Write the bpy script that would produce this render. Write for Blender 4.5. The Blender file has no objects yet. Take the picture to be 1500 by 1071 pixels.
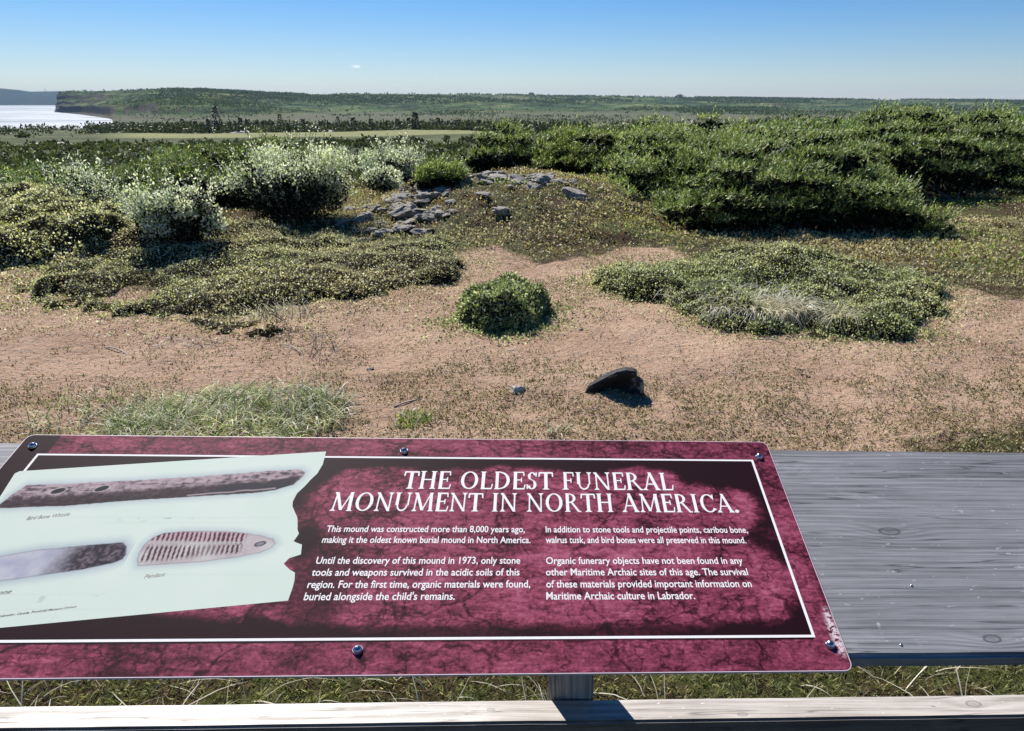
import bpy, bmesh, math, random
import numpy as np
from mathutils import Vector, Matrix, noise as mnoise
R_ = math.radians
scene = bpy.context.scene
rng = np.random.default_rng(7)
random.seed(7)

# ------------------------------------------------------------------ camera, sky, sun, exposure
SUN_AZ, SUN_EL = -29.5, 45.0            # degrees; azimuth measured clockwise from +Y
cam_d = bpy.data.cameras.new("camera"); cam = bpy.data.objects.new("camera", cam_d)
scene.collection.objects.link(cam); scene.camera = cam
cam.location = (0, 0, 1.6); cam.rotation_euler = (R_(90 - 19.3132), 0, 0)
cam_d.sensor_width = 36.0; cam_d.lens = 36.0 * 1100 / 1500
cam_d.shift_x = -(841.4 - 750) / 1500; cam_d.clip_start = .05; cam_d.clip_end = 20000
world = bpy.data.worlds.new("World"); scene.world = world; world.use_nodes = True
wn = world.node_tree; wn.nodes.clear()
wo = wn.nodes.new("ShaderNodeOutputWorld"); bg = wn.nodes.new("ShaderNodeBackground")
sky = wn.nodes.new("ShaderNodeTexSky"); sky.sky_type = 'NISHITA'; sky.sun_disc = False
sky.sun_elevation = R_(SUN_EL); sky.sun_rotation = R_(SUN_AZ)
sky.air_density = 1.0; sky.dust_density = .05; sky.ozone_density = 3.0; sky.altitude = 0
bg.inputs[1].default_value = .060
wn.links.new(bg.outputs[0], wo.inputs[0])
# one tiny cloud wisp low in the sky
tc = wn.nodes.new("ShaderNodeTexCoord")
def wmath(op, a, b=None, clamp=False):
    m = wn.nodes.new("ShaderNodeMath"); m.operation = op; m.use_clamp = clamp
    for i, v in enumerate((a, b)):
        if v is None: continue
        if isinstance(v, (int, float)): m.inputs[i].default_value = v
        else: wn.links.new(v, m.inputs[i])
    return m.outputs[0]
cd = Vector((-.262, .964, .0402)).normalized()
sep = wn.nodes.new("ShaderNodeSeparateXYZ"); wn.links.new(tc.outputs['Generated'], sep.inputs[0])
nz = wn.nodes.new("ShaderNodeTexNoise"); nz.inputs['Scale'].default_value = 160; wn.links.new(tc.outputs['Generated'], nz.inputs[0])
ex = wmath('DIVIDE', wmath('SUBTRACT', sep.outputs[0], cd.x), .0075)
ez = wmath('DIVIDE', wmath('SUBTRACT', sep.outputs[2], cd.z), .0022)
rr = wmath('ADD', wmath('MULTIPLY', ex, ex), wmath('MULTIPLY', ez, ez))
rr = wmath('ADD', rr, wmath('MULTIPLY', wmath('SUBTRACT', nz.outputs[0], .5), 2.2))
fac = wmath('MULTIPLY', wmath('SUBTRACT', 1.0, rr, True), wmath('GREATER_THAN', sep.outputs[1], 0))
wmx = wn.nodes.new("ShaderNodeMix"); wmx.data_type = 'RGBA'
wn.links.new(wmath('MULTIPLY', fac, .45), wmx.inputs[0]); hs = wn.nodes.new('ShaderNodeHueSaturation'); hs.inputs['Saturation'].default_value = 1.34; tn = wn.nodes.new('ShaderNodeMix'); tn.data_type = 'RGBA'; tn.blend_type = 'MULTIPLY'; tn.inputs[0].default_value = 1; tn.inputs[7].default_value = (.84, .90, 1.10, 1); wn.links.new(sky.outputs[0], tn.inputs[6]); wn.links.new(tn.outputs[2], hs.inputs['Color']); wn.links.new(hs.outputs[0], wmx.inputs[6]); wmx.inputs[7].default_value = (14, 14.4, 15, 1)
wn.links.new(wmx.outputs[2], bg.inputs[0])

sl = bpy.data.lights.new("sun", 'SUN'); sun = bpy.data.objects.new("sun", sl); scene.collection.objects.link(sun)
sl.energy = 5.0; sl.angle = R_(.53); sl.color = (1, .965, .91)
sdir = Vector((math.sin(R_(SUN_AZ)) * math.cos(R_(SUN_EL)), math.cos(R_(SUN_AZ)) * math.cos(R_(SUN_EL)), math.sin(R_(SUN_EL))))
sun.rotation_euler = sdir.to_track_quat('Z', 'Y').to_euler()
scene.view_settings.view_transform = 'Standard'; scene.view_settings.look = 'None'
scene.view_settings.exposure = 0.58; scene.view_settings.gamma = 1.0; scene.view_settings.use_curve_mapping = False
scene.cycles.max_bounces = 6; scene.cycles.diffuse_bounces = 3; scene.cycles.transmission_bounces = 3
scene.cycles.transparent_max_bounces = 6; scene.cycles.volume_bounces = 0

# ------------------------------------------------------------------ helpers
def link(o, parent=None):
    scene.collection.objects.link(o)
    if parent is not None: o.parent = parent
    return o
def tag(o, label=None, cat=None, group=None, kind=None):
    if label: o['label'] = label
    if cat: o['category'] = cat
    if group: o['group'] = group
    if kind: o['kind'] = kind
    return o
def empty(name, loc=(0, 0, 0), rz=0):
    o = bpy.data.objects.new(name, None); o.location = loc; o.rotation_euler = (0, 0, rz); o.empty_display_size = .1
    return link(o)
def mesh_np(name, V, F, mat=None, parent=None, smooth=False):
    """V (n,3), F (m,k) same-size faces"""
    me = bpy.data.meshes.new(name); V = np.asarray(V, np.float32); F = np.asarray(F, np.int32); m, k = F.shape
    me.vertices.add(len(V)); me.vertices.foreach_set('co', V.ravel())
    me.loops.add(m * k); me.loops.foreach_set('vertex_index', F.ravel())
    me.polygons.add(m); me.polygons.foreach_set('loop_start', np.arange(m, dtype=np.int32) * k)
    me.polygons.foreach_set('loop_total', np.full(m, k, np.int32))
    if smooth: me.polygons.foreach_set('use_smooth', np.ones(m, bool))
    me.update(calc_edges=True)
    if mat: me.materials.append(mat)
    return link(bpy.data.objects.new(name, me), parent)
def obj_bm(name, bm, mat=None, parent=None, smooth=False):
    me = bpy.data.meshes.new(name); bm.to_mesh(me); bm.free()
    if smooth:
        for p in me.polygons: p.use_smooth = True
    if mat: me.materials.append(mat)
    return link(bpy.data.objects.new(name, me), parent)
def sstep(t): t = np.clip(t, 0, 1); return t * t * (3 - 2 * t)
_tab = np.random.default_rng(3).random((256, 256))
def vnoise(x, y):
    xi = np.floor(x).astype(int); yi = np.floor(y).astype(int); fx = x - xi; fy = y - yi
    fx = fx * fx * (3 - 2 * fx); fy = fy * fy * (3 - 2 * fy)
    a = _tab[xi & 255, yi & 255]; b = _tab[(xi + 1) & 255, yi & 255]; c = _tab[xi & 255, (yi + 1) & 255]; d = _tab[(xi + 1) & 255, (yi + 1) & 255]
    return (a * (1 - fx) + b * fx) * (1 - fy) + (c * (1 - fx) + d * fx) * fy
def fbm(x, y, o=4, s=1.0):
    r = 0; a = .5
    x = np.asarray(x, float) * s; y = np.asarray(y, float) * s
    for k in range(o): r = r + a * (vnoise(x + 17.3 * k, y + 31.7 * k) - .5); x = x * 2.03; y = y * 2.03; a *= .5
    return r * 2                                           # about -1..1
def poly_sd(px, py, poly):
    """signed distance, positive inside"""
    P = np.array(poly, float); px = np.asarray(px, float); py = np.asarray(py, float)
    d = np.full(px.shape, 1e9); ins = np.zeros(px.shape, bool)
    for i in range(len(P)):
        a = P[i]; b = P[(i + 1) % len(P)]; e = b - a; L = e @ e + 1e-12
        t = np.clip(((px - a[0]) * e[0] + (py - a[1]) * e[1]) / L, 0, 1)
        d = np.minimum(d, np.hypot(px - a[0] - t * e[0], py - a[1] - t * e[1]))
        c = ((a[1] > py) != (b[1] > py)); den = (b[1] - a[1]) if b[1] != a[1] else 1e-9
        ins ^= c & (px < (b[0] - a[0]) * (py - a[1]) / den + a[0])
    return np.where(ins, d, -d)
def norm(a): return a / (np.linalg.norm(a, axis=-1, keepdims=True) + 1e-9)

# ------------------------------------------------------------------ materials
def new_mat(name):
    m = bpy.data.materials.new(name); m.use_nodes = True; nt = m.node_tree; nt.nodes.clear()
    out = nt.nodes.new("ShaderNodeOutputMaterial"); p = nt.nodes.new("ShaderNodeBsdfPrincipled"); nt.links.new(p.outputs[0], out.inputs[0])
    return m, nt, p, out
class N:
    """terse node building"""
    def __init__(s, nt): s.nt = nt
    def _in(s, sock, v):
        if v is None: return
        if hasattr(v, 'is_output'): s.nt.links.new(v, sock)
        else: sock.default_value = v if not (isinstance(v, tuple) and len(v) == 3 and sock.type == 'RGBA') else (*v, 1)
    def coord(s, which='Object'): return s.nt.nodes.new("ShaderNodeTexCoord").outputs[which]
    def attr(s, name, out='Fac'):
        n = s.nt.nodes.new("ShaderNodeAttribute"); n.attribute_name = name; return n.outputs[out]
    def map(s, v, scale=(1, 1, 1), loc=(0, 0, 0), rot=(0, 0, 0)):
        n = s.nt.nodes.new("ShaderNodeMapping"); s._in(n.inputs[0], v); n.inputs[1].default_value = loc; n.inputs[2].default_value = rot; n.inputs[3].default_value = scale
        return n.outputs[0]
    def noise(s, v, scale, detail=4, rough=.55, dist=0, out='Fac'):
        n = s.nt.nodes.new("ShaderNodeTexNoise"); s._in(n.inputs['Vector'], v); n.inputs['Scale'].default_value = scale
        n.inputs['Detail'].default_value = detail; n.inputs['Roughness'].default_value = rough; n.inputs['Distortion'].default_value = dist
        return n.outputs[out]
    def vor(s, v, scale, feature='F1', out='Distance', rnd=1):
        n = s.nt.nodes.new("ShaderNodeTexVoronoi"); n.feature = feature; s._in(n.inputs['Vector'], v); n.inputs['Scale'].default_value = scale
        n.inputs['Randomness'].default_value = rnd
        return n.outputs[out]
    def wave(s, v, scale, dist=2, detail=3, dscale=1, direction='Y'):
        n = s.nt.nodes.new("ShaderNodeTexWave"); s._in(n.inputs['Vector'], v); n.bands_direction = direction
        n.inputs['Scale'].default_value = scale; n.inputs['Distortion'].default_value = dist; n.inputs['Detail'].default_value = detail; n.inputs['Detail Scale'].default_value = dscale
        return n.outputs['Fac']
    def ramp(s, f, stops, interp='LINEAR'):
        n = s.nt.nodes.new("ShaderNodeValToRGB"); s._in(n.inputs[0], f); cr = n.color_ramp; cr.interpolation = interp
        while len(cr.elements) < len(stops): cr.elements.new(.5)
        for e, (p, c) in zip(cr.elements, stops):
            e.position = p; e.color = (c, c, c, 1) if isinstance(c, (int, float)) else (*c, 1)
        return n.outputs[0]
    def mix(s, f, a, b, mode='MIX'):
        n = s.nt.nodes.new("ShaderNodeMix"); n.data_type = 'RGBA'; n.blend_type = mode
        s._in(n.inputs[0], f); s._in(n.inputs[6], a); s._in(n.inputs[7], b); return n.outputs[2]
    def math(s, op, a, b=None, clamp=False):
        n = s.nt.nodes.new("ShaderNodeMath"); n.operation = op; n.use_clamp = clamp; s._in(n.inputs[0], a); s._in(n.inputs[1], b); return n.outputs[0]
    def sep(s, v):
        n = s.nt.nodes.new("ShaderNodeSeparateXYZ"); s._in(n.inputs[0], v); return n.outputs
    def bump(s, h, strength=.5, dist=.01, normal=None):
        n = s.nt.nodes.new("ShaderNodeBump"); s._in(n.inputs['Height'], h); n.inputs['Strength'].default_value = strength; n.inputs['Distance'].default_value = dist
        if normal is not None: s._in(n.inputs['Normal'], normal)
        return n.outputs[0]
    def island(s):
        return s.nt.nodes.new("ShaderNodeNewGeometry").outputs['Random Per Island']

def leaf_mat(name, stops, rough=.45, trans=.35, spec=.5, tbright=1.3, patch=None, gain=1.45, ta=.10, orand=0.0):
    rough = max(rough, .5); spec *= .45; trans = min(.5, trans + ta); stops = [(q, tuple(min(.8, c_ * gain) for c_ in cc)) for q, cc in stops]
    m, nt, p, out = new_mat(name); n = N(nt)
    r = n.island(); col = n.ramp(r, stops)
    pos = n.coord('Object')
    big = n.noise(pos, 1.3 if patch is None else patch, 3)
    col = n.mix(1.0, col, n.ramp(big, [(.3, (.72, .76, .7)), (.7, (1.22, 1.16, 1.05))]), 'MULTIPLY')
    oi = nt.nodes.new("ShaderNodeObjectInfo"); col = n.mix(orand, col, n.ramp(oi.outputs['Random'], [(0, (.62, .66, .58)), (.5, (1.0, 1.0, 1.0)), (1, (1.40, 1.22, .95))]), 'MULTIPLY')
    n._in(p.inputs['Base Color'], col); p.inputs['Roughness'].default_value = rough
    p.inputs['Specular IOR Level'].default_value = spec
    t = nt.nodes.new("ShaderNodeBsdfTranslucent"); n._in(t.inputs[0], n.mix(1.0, col, (tbright, tbright * 1.05, tbright * .75), 'MULTIPLY'))
    ms = nt.nodes.new("ShaderNodeMixShader"); ms.inputs[0].default_value = trans
    nt.links.new(p.outputs[0], ms.inputs[1]); nt.links.new(t.outputs[0], ms.inputs[2]); nt.links.new(ms.outputs[0], out.inputs[0])
    return m
def plain(name, col, rough=.8, scale=20, var=.3, bump=0, metal=0):
    m, nt, p, out = new_mat(name); n = N(nt); v = n.coord()
    f = n.noise(v, scale, 5, .6)
    c = n.mix(1.0, col, n.ramp(f, [(.3, 1 - var), (.7, 1 + var)]), 'MULTIPLY')
    n._in(p.inputs['Base Color'], c); p.inputs['Roughness'].default_value = rough; p.inputs['Metallic'].default_value = metal
    if bump: n._in(p.inputs['Normal'], n.bump(f, bump, .02))
    return m

M = {}
M['willow'] = leaf_mat('willow_leaf', [(0, (.07, .085, .045)), (.25, (.20, .235, .13)), (.45, (.42, .44, .34)), (1, (.62, .61, .56))], .36, .35, 1.0, gain=2.1)
M['spruce'] = leaf_mat('spruce_needle', [(0, (.018, .028, .009)), (.5, (.055, .078, .022)), (.8, (.12, .145, .045)), (1, (.26, .28, .14))], .38, .22, .65, ta=-.02, gain=2.2, orand=.9, patch=2.2)
M['spruce_tip'] = leaf_mat('spruce_tip', [(0, (.06, .10, .03)), (.6, (.13, .18, .055)), (1, (.34, .37, .20))], .36, .3, .9, ta=0, gain=2.1, orand=.9)
M['cushion'] = leaf_mat('cushion_leaf', [(0, (.022, .032, .014)), (.5, (.095, .115, .045)), (.8, (.21, .225, .12)), (1, (.42, .40, .28))], .4, .3, .7, gain=2.3)
M['mat_l'] = leaf_mat('mat_leaf', [(0, (.035, .038, .016)), (.35, (.115, .12, .05)), (.65, (.28, .27, .15)), (1, (.52, .48, .35))], .42, .3, .6, patch=1.1, gain=2.5)
M['mat_dry'] = leaf_mat('dry_leaf', [(0, (.06, .045, .03)), (.5, (.19, .155, .11)), (1, (.44, .38, .29))], .5, .25, .5, gain=1.9)
M['heath'] = leaf_mat('heath_leaf', [(0, (.025, .018, .010)), (.35, (.10, .060, .030)), (.6, (.14, .11, .045)), (.82, (.30, .26, .13)), (1, (.62, .54, .40))], .5, .25, .5, patch=.9, gain=2.3)
M['lichen'] = leaf_mat('lichen_tuft', [(0, (.20, .17, .10)), (.6, (.44, .38, .24)), (1, (.60, .56, .42))], .7, .2, .3, gain=1.25)
M['lime'] = leaf_mat('lime_leaf', [(0, (.08, .11, .03)), (.5, (.16, .21, .05)), (1, (.30, .36, .12))], .45, .35, .5)
M['sprig'] = leaf_mat('sprig_leaf', [(0, (.04, .032, .018)), (.35, (.12, .095, .05)), (.7, (.27, .23, .15)), (1, (.46, .41, .32))], .5, .25, .5)
M['turf'] = leaf_mat('turf_blade', [(0, (.03, .036, .010)), (.45, (.085, .105, .028)), (.75, (.19, .185, .075)), (1, (.50, .45, .30))], .45, .35, .5, patch=5)
M['straw'] = leaf_mat('straw_blade', [(0, (.24, .21, .16)), (.5, (.42, .38, .31)), (1, (.60, .56, .48))], .4, .3, .6, ta=0)
M['grass'] = leaf_mat('grass_blade', [(0, (.05, .075, .025)), (.5, (.12, .17, .06)), (.8, (.25, .29, .15)), (1, (.50, .50, .36))], .38, .35, .6)
M['farleaf'] = leaf_mat('far_leaf', [(0, (.022, .032, .010)), (.5, (.055, .07, .02)), (1, (.13, .14, .05))], .55, .2, .4, patch=.08, gain=.95, ta=0)
M['olive'] = leaf_mat('olive_leaf', [(0, (.04, .05, .016)), (.5, (.085, .10, .03)), (1, (.20, .21, .09))], .5, .25, .4, patch=.3, gain=1.1, ta=0)
M['hillwood'] = leaf_mat('hill_wood', [(0, (.030, .052, .018)), (.5, (.06, .09, .030)), (1, (.14, .16, .06))], .7, .2, .2, patch=.012, gain=1.25, ta=0)
M['gapshade'] = leaf_mat('gap_shade', [(0, (.006, .007, .004)), (1, (.02, .022, .011))], .7, .0, .1, gain=1, ta=0)  # near-black: the shade inside the bushes is put into the colour
M['twig'] = plain('twig_bark', (.17, .13, .10), .8, 60)
M['deadwood'] = plain('dead_wood', (.42, .37, .31), .7, 60)
M['under'] = plain('shaded_underlayer', (.020, .016, .009), .98, 30, .5); M['under'].node_tree.nodes['Principled BSDF'].inputs['Specular IOR Level'].default_value = .02  # near-black: shade in leaf gaps and under rims painted into the base

def rock_mat(name, base, lich, lo=.45, hi=.62):
    m, nt, p, out = new_mat(name); n = N(nt); v = n.coord()
    f = n.noise(v, 9, 6, .65); g = n.noise(v, 45, 5, .6)
    c = n.mix(n.ramp(f, [(lo, 0.0), (hi, 1.0)]), base, lich)
    c = n.mix(1.0, c, n.ramp(g, [(.3, .6), (.7, 1.25)]), 'MULTIPLY')
    n._in(p.inputs['Base Color'], c); p.inputs['Roughness'].default_value = .75
    n._in(p.inputs['Normal'], n.bump(n.math('ADD', f, n.math('MULTIPLY', g, .4)), .8, .03))
    return m
M['rock'] = rock_mat('grey_rock', (.26, .225, .18), (.66, .60, .48), .48, .64)
M['darkrock'] = rock_mat('dark_rock', (.022, .017, .014), (.46, .42, .37), .57, .68)
M['palerock'] = rock_mat('pale_rock', (.42, .38, .33), (.58, .55, .5))

# ------------------------------------------------------------------ terrain
def far_drop(r): return np.interp(r, [0, 15, 30, 60, 100, 150, 250, 350, 390, 420], [0, 0, -.45, -1.3, -2.2, -3.3, -5.6, -7.7, -8.35, -9.2])
def gz0(x, y):
    """large shape of the land"""
    x = np.asarray(x, float); y = np.asarray(y, float); r = np.hypot(x, y)
    z = .12 * sstep((y - 5.3) / 2.8)
    d = np.sqrt(((x + .85) / 2.95) ** 2 + ((y - 10.7) / 3.1) ** 2)
    z = z + .47 * sstep((1 - d) * 1.35)
    z = z + .16 * sstep((-x - 2.6) / 2) * sstep((y - 5.8) / 2.5) * (1 - sstep((y - 14) / 8))
    z = z + .20 * sstep((x - 2.5) / 4) * sstep((y - 8) / 6)
    z = z + far_drop(np.maximum(r, 0)) + fbm(x, y, 3, .03) * .9 * sstep((r - 18) / 60)
    return z
def gz(x, y):
    x = np.asarray(x, float); y = np.asarray(y, float); r = np.hypot(x, y)
    z = gz0(x, y) + .05 * fbm(x, y, 3, .45) + .045 * fbm(x + 9, y, 4, 2.1) * sstep((y - 2.2) / 1)
    veg_ = sstep((y - 7.6) / .8) * (1 - sstep((r - 16) / 5)); z = z + veg_ * (.10 * np.clip(fbm(x + 4, y, 3, 1.5), 0, 1) + .07 * np.clip(fbm(x, y + 9, 3, 3.6), 0, 1))
    near = 1 - sstep((r - 9) / 5)
    z = z + near * (.020 * fbm(x, y * 1.6, 4, 9))
    for (fx, fy, fr) in FOOT: z = z - .032 * np.exp(-(((x - fx) / fr) ** 2 + ((y - fy) / (fr * 1.5)) ** 2)) + .015 * np.exp(-(((x - fx) / (fr * 2)) ** 2 + ((y - fy - fr) / (fr * 2)) ** 2))
    return z
FOOT = [(-3.62, 4.58, .07), (-3.02, 4.3, .08), (.28, 5.15, .09), (.42, 4.95, .08), (-2.9, 5.1, .06), (-3.3, 5.3, .07), (-.5, 4.63, .04), (.1, 5.6, .1), (.33, 5.5, .08), (-1.5, 5.0, .07), (-2.2, 5.15, .06), (.05, 4.75, .06), (-4.2, 5.0, .08), (-3.9, 5.4, .07), (-4.4, 5.6, .08), (-3.5, 5.0, .05), (-2.6, 4.6, .06), (-.1, 5.15, .07), (.6, 5.25, .06), (-.9, 4.75, .06), (1.2, 4.7, .07), (.5, 4.6, .06), (2.1, 4.75, .08), (-.2, 6.6, .08), (.05, 6.9, .08), (-.45, 7.2, .07), (-1.1, 6.2, .07)]

SAND = [(-9, 3.2), (-5.6, 3.0), (-3.6, 3.15), (-2.6, 3.3), (-2.0, 2.6), (-.6, 2.5), (.7, 2.6), (1.35, 3.1), (2.0, 3.55), (3.0, 4.0), (6, 4.6), (6, 6.0), (4.6, 6.3), (3.7, 6.2), (3.0, 6.8), (1.2, 7.3), (1.0, 8.0), (.55, 8.1), (.15, 7.55), (-.4, 7.45), (-.8, 7.9), (-1.3, 7.8), (-1.4, 7.0), (-2.0, 6.6), (-3.4, 6.3), (-4.6, 6.8), (-6.2, 6.6), (-9, 7.5)]
ky = 1.01 ** np.arange(0, 612); yy = np.concatenate([np.linspace(-40, -3.5, 30), ky - 4.2])                 # rows get wider apart with distance
uu = np.linspace(-1.25, 1.15, 380)
YY, UU = np.meshgrid(yy, uu, indexing='ij'); XX = UU * np.maximum(YY + 5.2, 9.0)
ZZ = gz(XX, YY)
nr, nc = XX.shape
idx = np.arange(nr * nc).reshape(nr, nc)
F = np.stack([idx[:-1, :-1], idx[:-1, 1:], idx[1:, 1:], idx[1:, :-1]], -1).reshape(-1, 4)
m, nt, p, out = new_mat('ground'); n = N(nt); v = n.coord()
sandm = n.attr('sand'); fieldm = n.attr('field'); pz = n.sep(v)
g1 = n.noise(v, 1.1, 5); g2 = n.noise(v, 14, 5, .65); g3 = n.noise(v, 220, 3, .7)
sand = n.mix(n.ramp(g1, [(.35, 0.0), (.65, 1.0)]), (.45, .285, .190), (.60, .405, .275))
sand = n.mix(n.ramp(g2, [(.5, 0.0), (.72, .8)]), sand, (.58, .43, .31))
sand = n.mix(1.0, sand, n.ramp(g3, [(.3, .72), (.7, 1.22)]), 'MULTIPLY')
peb = n.vor(v, 60, 'F1'); sand = n.mix(n.ramp(peb, [(.06, .75), (.12, 0.0)]), sand, (.10, .075, .055))
litter = n.noise(v, 38, 6, .75)
sand = n.mix(n.ramp(litter, [(.555, 0.0), (.64, .75)]), sand, (.17, .13, .085))
h1 = n.noise(v, 2.4, 6, .65); h2 = n.noise(v, 30, 5, .7)
heath = n.ramp(h1, [(.3, (.055, .035, .020)), (.45, (.085, .055, .028)), (.55, (.085, .09, .03)), (.72, (.17, .16, .08))])
heath = n.mix(1.0, heath, n.ramp(h2, [(.3, .45), (.7, 1.5)]), 'MULTIPLY')
f1 = n.noise(n.map(v, (.35, 1, 1)), .06, 6, .6); f2 = n.noise(v, .9, 6, .7)
farc = n.ramp(f1, [(.35, (.035, .048, .014)), (.5, (.065, .075, .022)), (.62, (.11, .11, .045)), (.75, (.20, .19, .11))])
farc = n.mix(1.0, farc, n.ramp(f2, [(.3, .45), (.7, 1.5)]), 'MULTIPLY')
field = n.mix(n.noise(v, .35, 5, .7), (.13, .145, .045), (.29, .28, .12))
farm = n.ramp(n.math('DIVIDE', pz[1], 100.0), [(.16, 0.0), (.28, 1.0)])
base = n.mix(farm, heath, farc); base = n.mix(fieldm, base, field)
sm = n.math('ADD', sandm, n.math('MULTIPLY', n.math('SUBTRACT', h1, .5), 1.2)); sm = n.ramp(sm, [(.42, 0.0), (.58, 1.0)])
c = n.mix(sm, base, sand)
n._in(p.inputs['Base Color'], c); p.inputs['Roughness'].default_value = .95; p.inputs['Specular IOR Level'].default_value = .15
bh = n.math('ADD', n.math('MULTIPLY', g2, .8), n.math('ADD', n.math('MULTIPLY', g3, .06), n.math('MULTIPLY', litter, .45)))
n._in(p.inputs['Normal'], n.bump(bh, 1.0, .06))
ground_mat = m
ground = mesh_np('ground', np.stack([XX, YY, ZZ], -1).reshape(-1, 3), F, ground_mat, None, True); tag(ground, kind='structure')
sd = poly_sd(XX.ravel(), YY.ravel(), SAND)
at = ground.data.attributes.new('sand', 'FLOAT', 'POINT'); at.data.foreach_set('value', np.clip(.5 + sd * 1.6, 0, 1).astype(np.float32))
fy = YY.ravel(); fx = XX.ravel(); wob = fbm(fx, fy, 3, .03) * 14
fld = sstep((fy - 76 + wob) / 6) * (1 - sstep((fy - 116 + wob * .6) / 8)) * sstep((fx / fy + .62) / .08) * (1 - sstep((fx / fy + .12) / .06))
fld += .8 * sstep((fy - 240 + 2 * wob) / 30) * sstep((fx / fy + .52) / .1) * (1 - sstep((fy - 330) / 40))
at = ground.data.attributes.new('field', 'FLOAT', 'POINT'); at.data.foreach_set('value', np.clip(fld, 0, 1).astype(np.float32))

# hills and headland: a sheet laid over azimuth and range
def dpx(X): return (np.asarray(X, float) - 841.4) / 1165.6            # tangent of azimuth
SKYL = ([60, 74, 77, 79.5, 80.5, 83.5, 84.5, 88, 110, 200, 300, 400, 470, 540, 700, 800, 900, 1000, 1200, 1400, 1500, 1700, 2100],
        [178, 178, 162, 157, 150, 148.5, 139, 136, 133, 131.5, 131, 135, 139, 136.5, 138, 140, 140.5, 142, 144.5, 146, 147, 147, 146])
NA, NR = 560, 240
Xa = np.concatenate([np.linspace(70, 92, 40), np.linspace(93, 1750, NA - 40)]); t = dpx(Xa)
r1 = np.interp(Xa, [80, 88, 160, 260, 500, 900, 1750], [840, 800, 480, 430, 520, 600, 650])
r2 = np.interp(Xa, [80, 88, 300, 500, 900, 1750], [900, 880, 900, 1150, 1350, 1500])
sk = np.interp(Xa, SKYL[0], SKYL[1]) + .5 * fbm(Xa * .05, Xa * 0, 3, 1)
zt = .1 + r2 * (150 - sk) / 1165.6
s = np.concatenate([np.linspace(0, 1.0, NR - 40), np.linspace(1.01, 2.2, 40)])
S2, T2 = np.meshgrid(s, t, indexing='ij'); XA = np.broadcast_to(Xa, S2.shape); R1 = np.broadcast_to(r1, S2.shape); R2 = np.broadcast_to(r2, S2.shape)
RR = 340 + S2 * 0
Sg = S2
rad = np.where(Sg <= .15, 330 + (R1 - 330) * Sg / .15, np.where(Sg <= 1, R1 + (R2 - R1) * (Sg - .15) / .85, R2 + (Sg - 1) * 600))
cliff = 1 - sstep((XA - 200) / 330)
q = np.clip((Sg - .15) / .85, 0, 1)
prof_g = sstep(q ** 1.15) * .75 + .25 * q
terr = np.interp(q + .03 * fbm(XA * .06, q * 3, 3, 1), [0, .02, .08, .11, .34, .37, .60, .63, .84, .87, 1], [0, .03, .10, .36, .46, .58, .66, .84, .90, .985, 1.0])
prof = prof_g * (1 - cliff) + terr * cliff
base_z = np.where(XA < 160, -8.45 - .5 * (1 - q), np.interp(rad, [330, 420, 600, 900], [-7.6, -7.0, -5.5, -5.0]))
base_z = np.where((XA >= 160) & (XA < 260), base_z * sstep((XA - 160) / 100) + -8.3 * (1 - sstep((XA - 160) / 100)), base_z)
base_z = np.where((rad < 400) & (XA < 170), -9.2, base_z)
ztop = np.broadcast_to(zt, S2.shape)
zz = base_z + (ztop - base_z) * prof
hx = T2 * rad; hy = rad
hx = T2 * rad / np.sqrt(1 + T2 ** 2) * np.sqrt(1 + T2 ** 2); 
zz = zz + (fbm(hx, hy, 5, .012) * 3.2 * np.sin(np.pi * np.clip(q, 0, 1)) + fbm(hx, hy * .6, 4, .05) * 1.1 * np.sin(np.pi * np.clip(q, 0, 1))) * np.where(XA < 90, .35, 1)
zz = zz + cliff * fbm(hx * 3.2, hy * .2, 4, .011) * 3.5 * np.sin(np.pi * np.clip(q * 1.3, 0, 1))
zz = zz + fbm(hx, hy, 4, .2) * .35 * (Sg > .15)
zz = np.where(Sg > 1, zz - (Sg - 1) * 9, zz)
n1, n2 = S2.shape; idx = np.arange(n1 * n2).reshape(n1, n2)
F = np.stack([idx[:-1, :-1], idx[:-1, 1:], idx[1:, 1:], idx[1:, :-1]], -1).reshape(-1, 4)
m, nt, p, out = new_mat('hill_cover'); n = N(nt); v = n.coord(); pz = n.sep(v)
a1 = n.noise(n.map(v, (1, .6, 3)), .011, 6, .62); a2 = n.noise(n.map(v, (1, .5, 4)), .05, 6, .7); a3 = n.noise(v, .3, 5, .8)
gcol = n.ramp(a1, [(.34, (.035, .062, .024)), (.46, (.055, .090, .030)), (.55, (.10, .13, .045)), (.64, (.19, .19, .09)), (.8, (.27, .23, .16))])
gcol = n.mix(1.0, gcol, n.ramp(a2, [(.40, .35), (.60, 1.6)]), 'MULTIPLY'); gcol = n.mix(1.0, gcol, n.ramp(a3, [(.3, .45), (.7, 1.5)]), 'MULTIPLY')
barren = n.mix(a2, (.20, .175, .135), (.10, .125, .045))
lowm = n.ramp(n.math('ADD', pz[2], n.math('MULTIPLY', n.math('SUBTRACT', a2, .5), 7.0)), [(0, 1.0), (1, 0.0)])
mr = nt.nodes.new("ShaderNodeMapRange"); n._in(mr.inputs[0], n.math('ADD', pz[2], n.math('MULTIPLY', n.math('SUBTRACT', a2, .5), 3.5)))
mr.inputs[1].default_value = -6.3; mr.inputs[2].default_value = -4.6; mr.inputs[3].default_value = 1; mr.inputs[4].default_value = 0
geo = nt.nodes.new("ShaderNodeNewGeometry"); nzs = n.sep(geo.outputs['Normal'])
steep = n.ramp(nzs[2], [(.72, 1.0), (.93, 0.0)])
gcol = n.mix(mr.outputs[0], gcol, barren); gcol = n.mix(n.math('MULTIPLY', steep, .75), gcol, n.mix(a2, (.07, .055, .045), (.22, .18, .14)))
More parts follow.
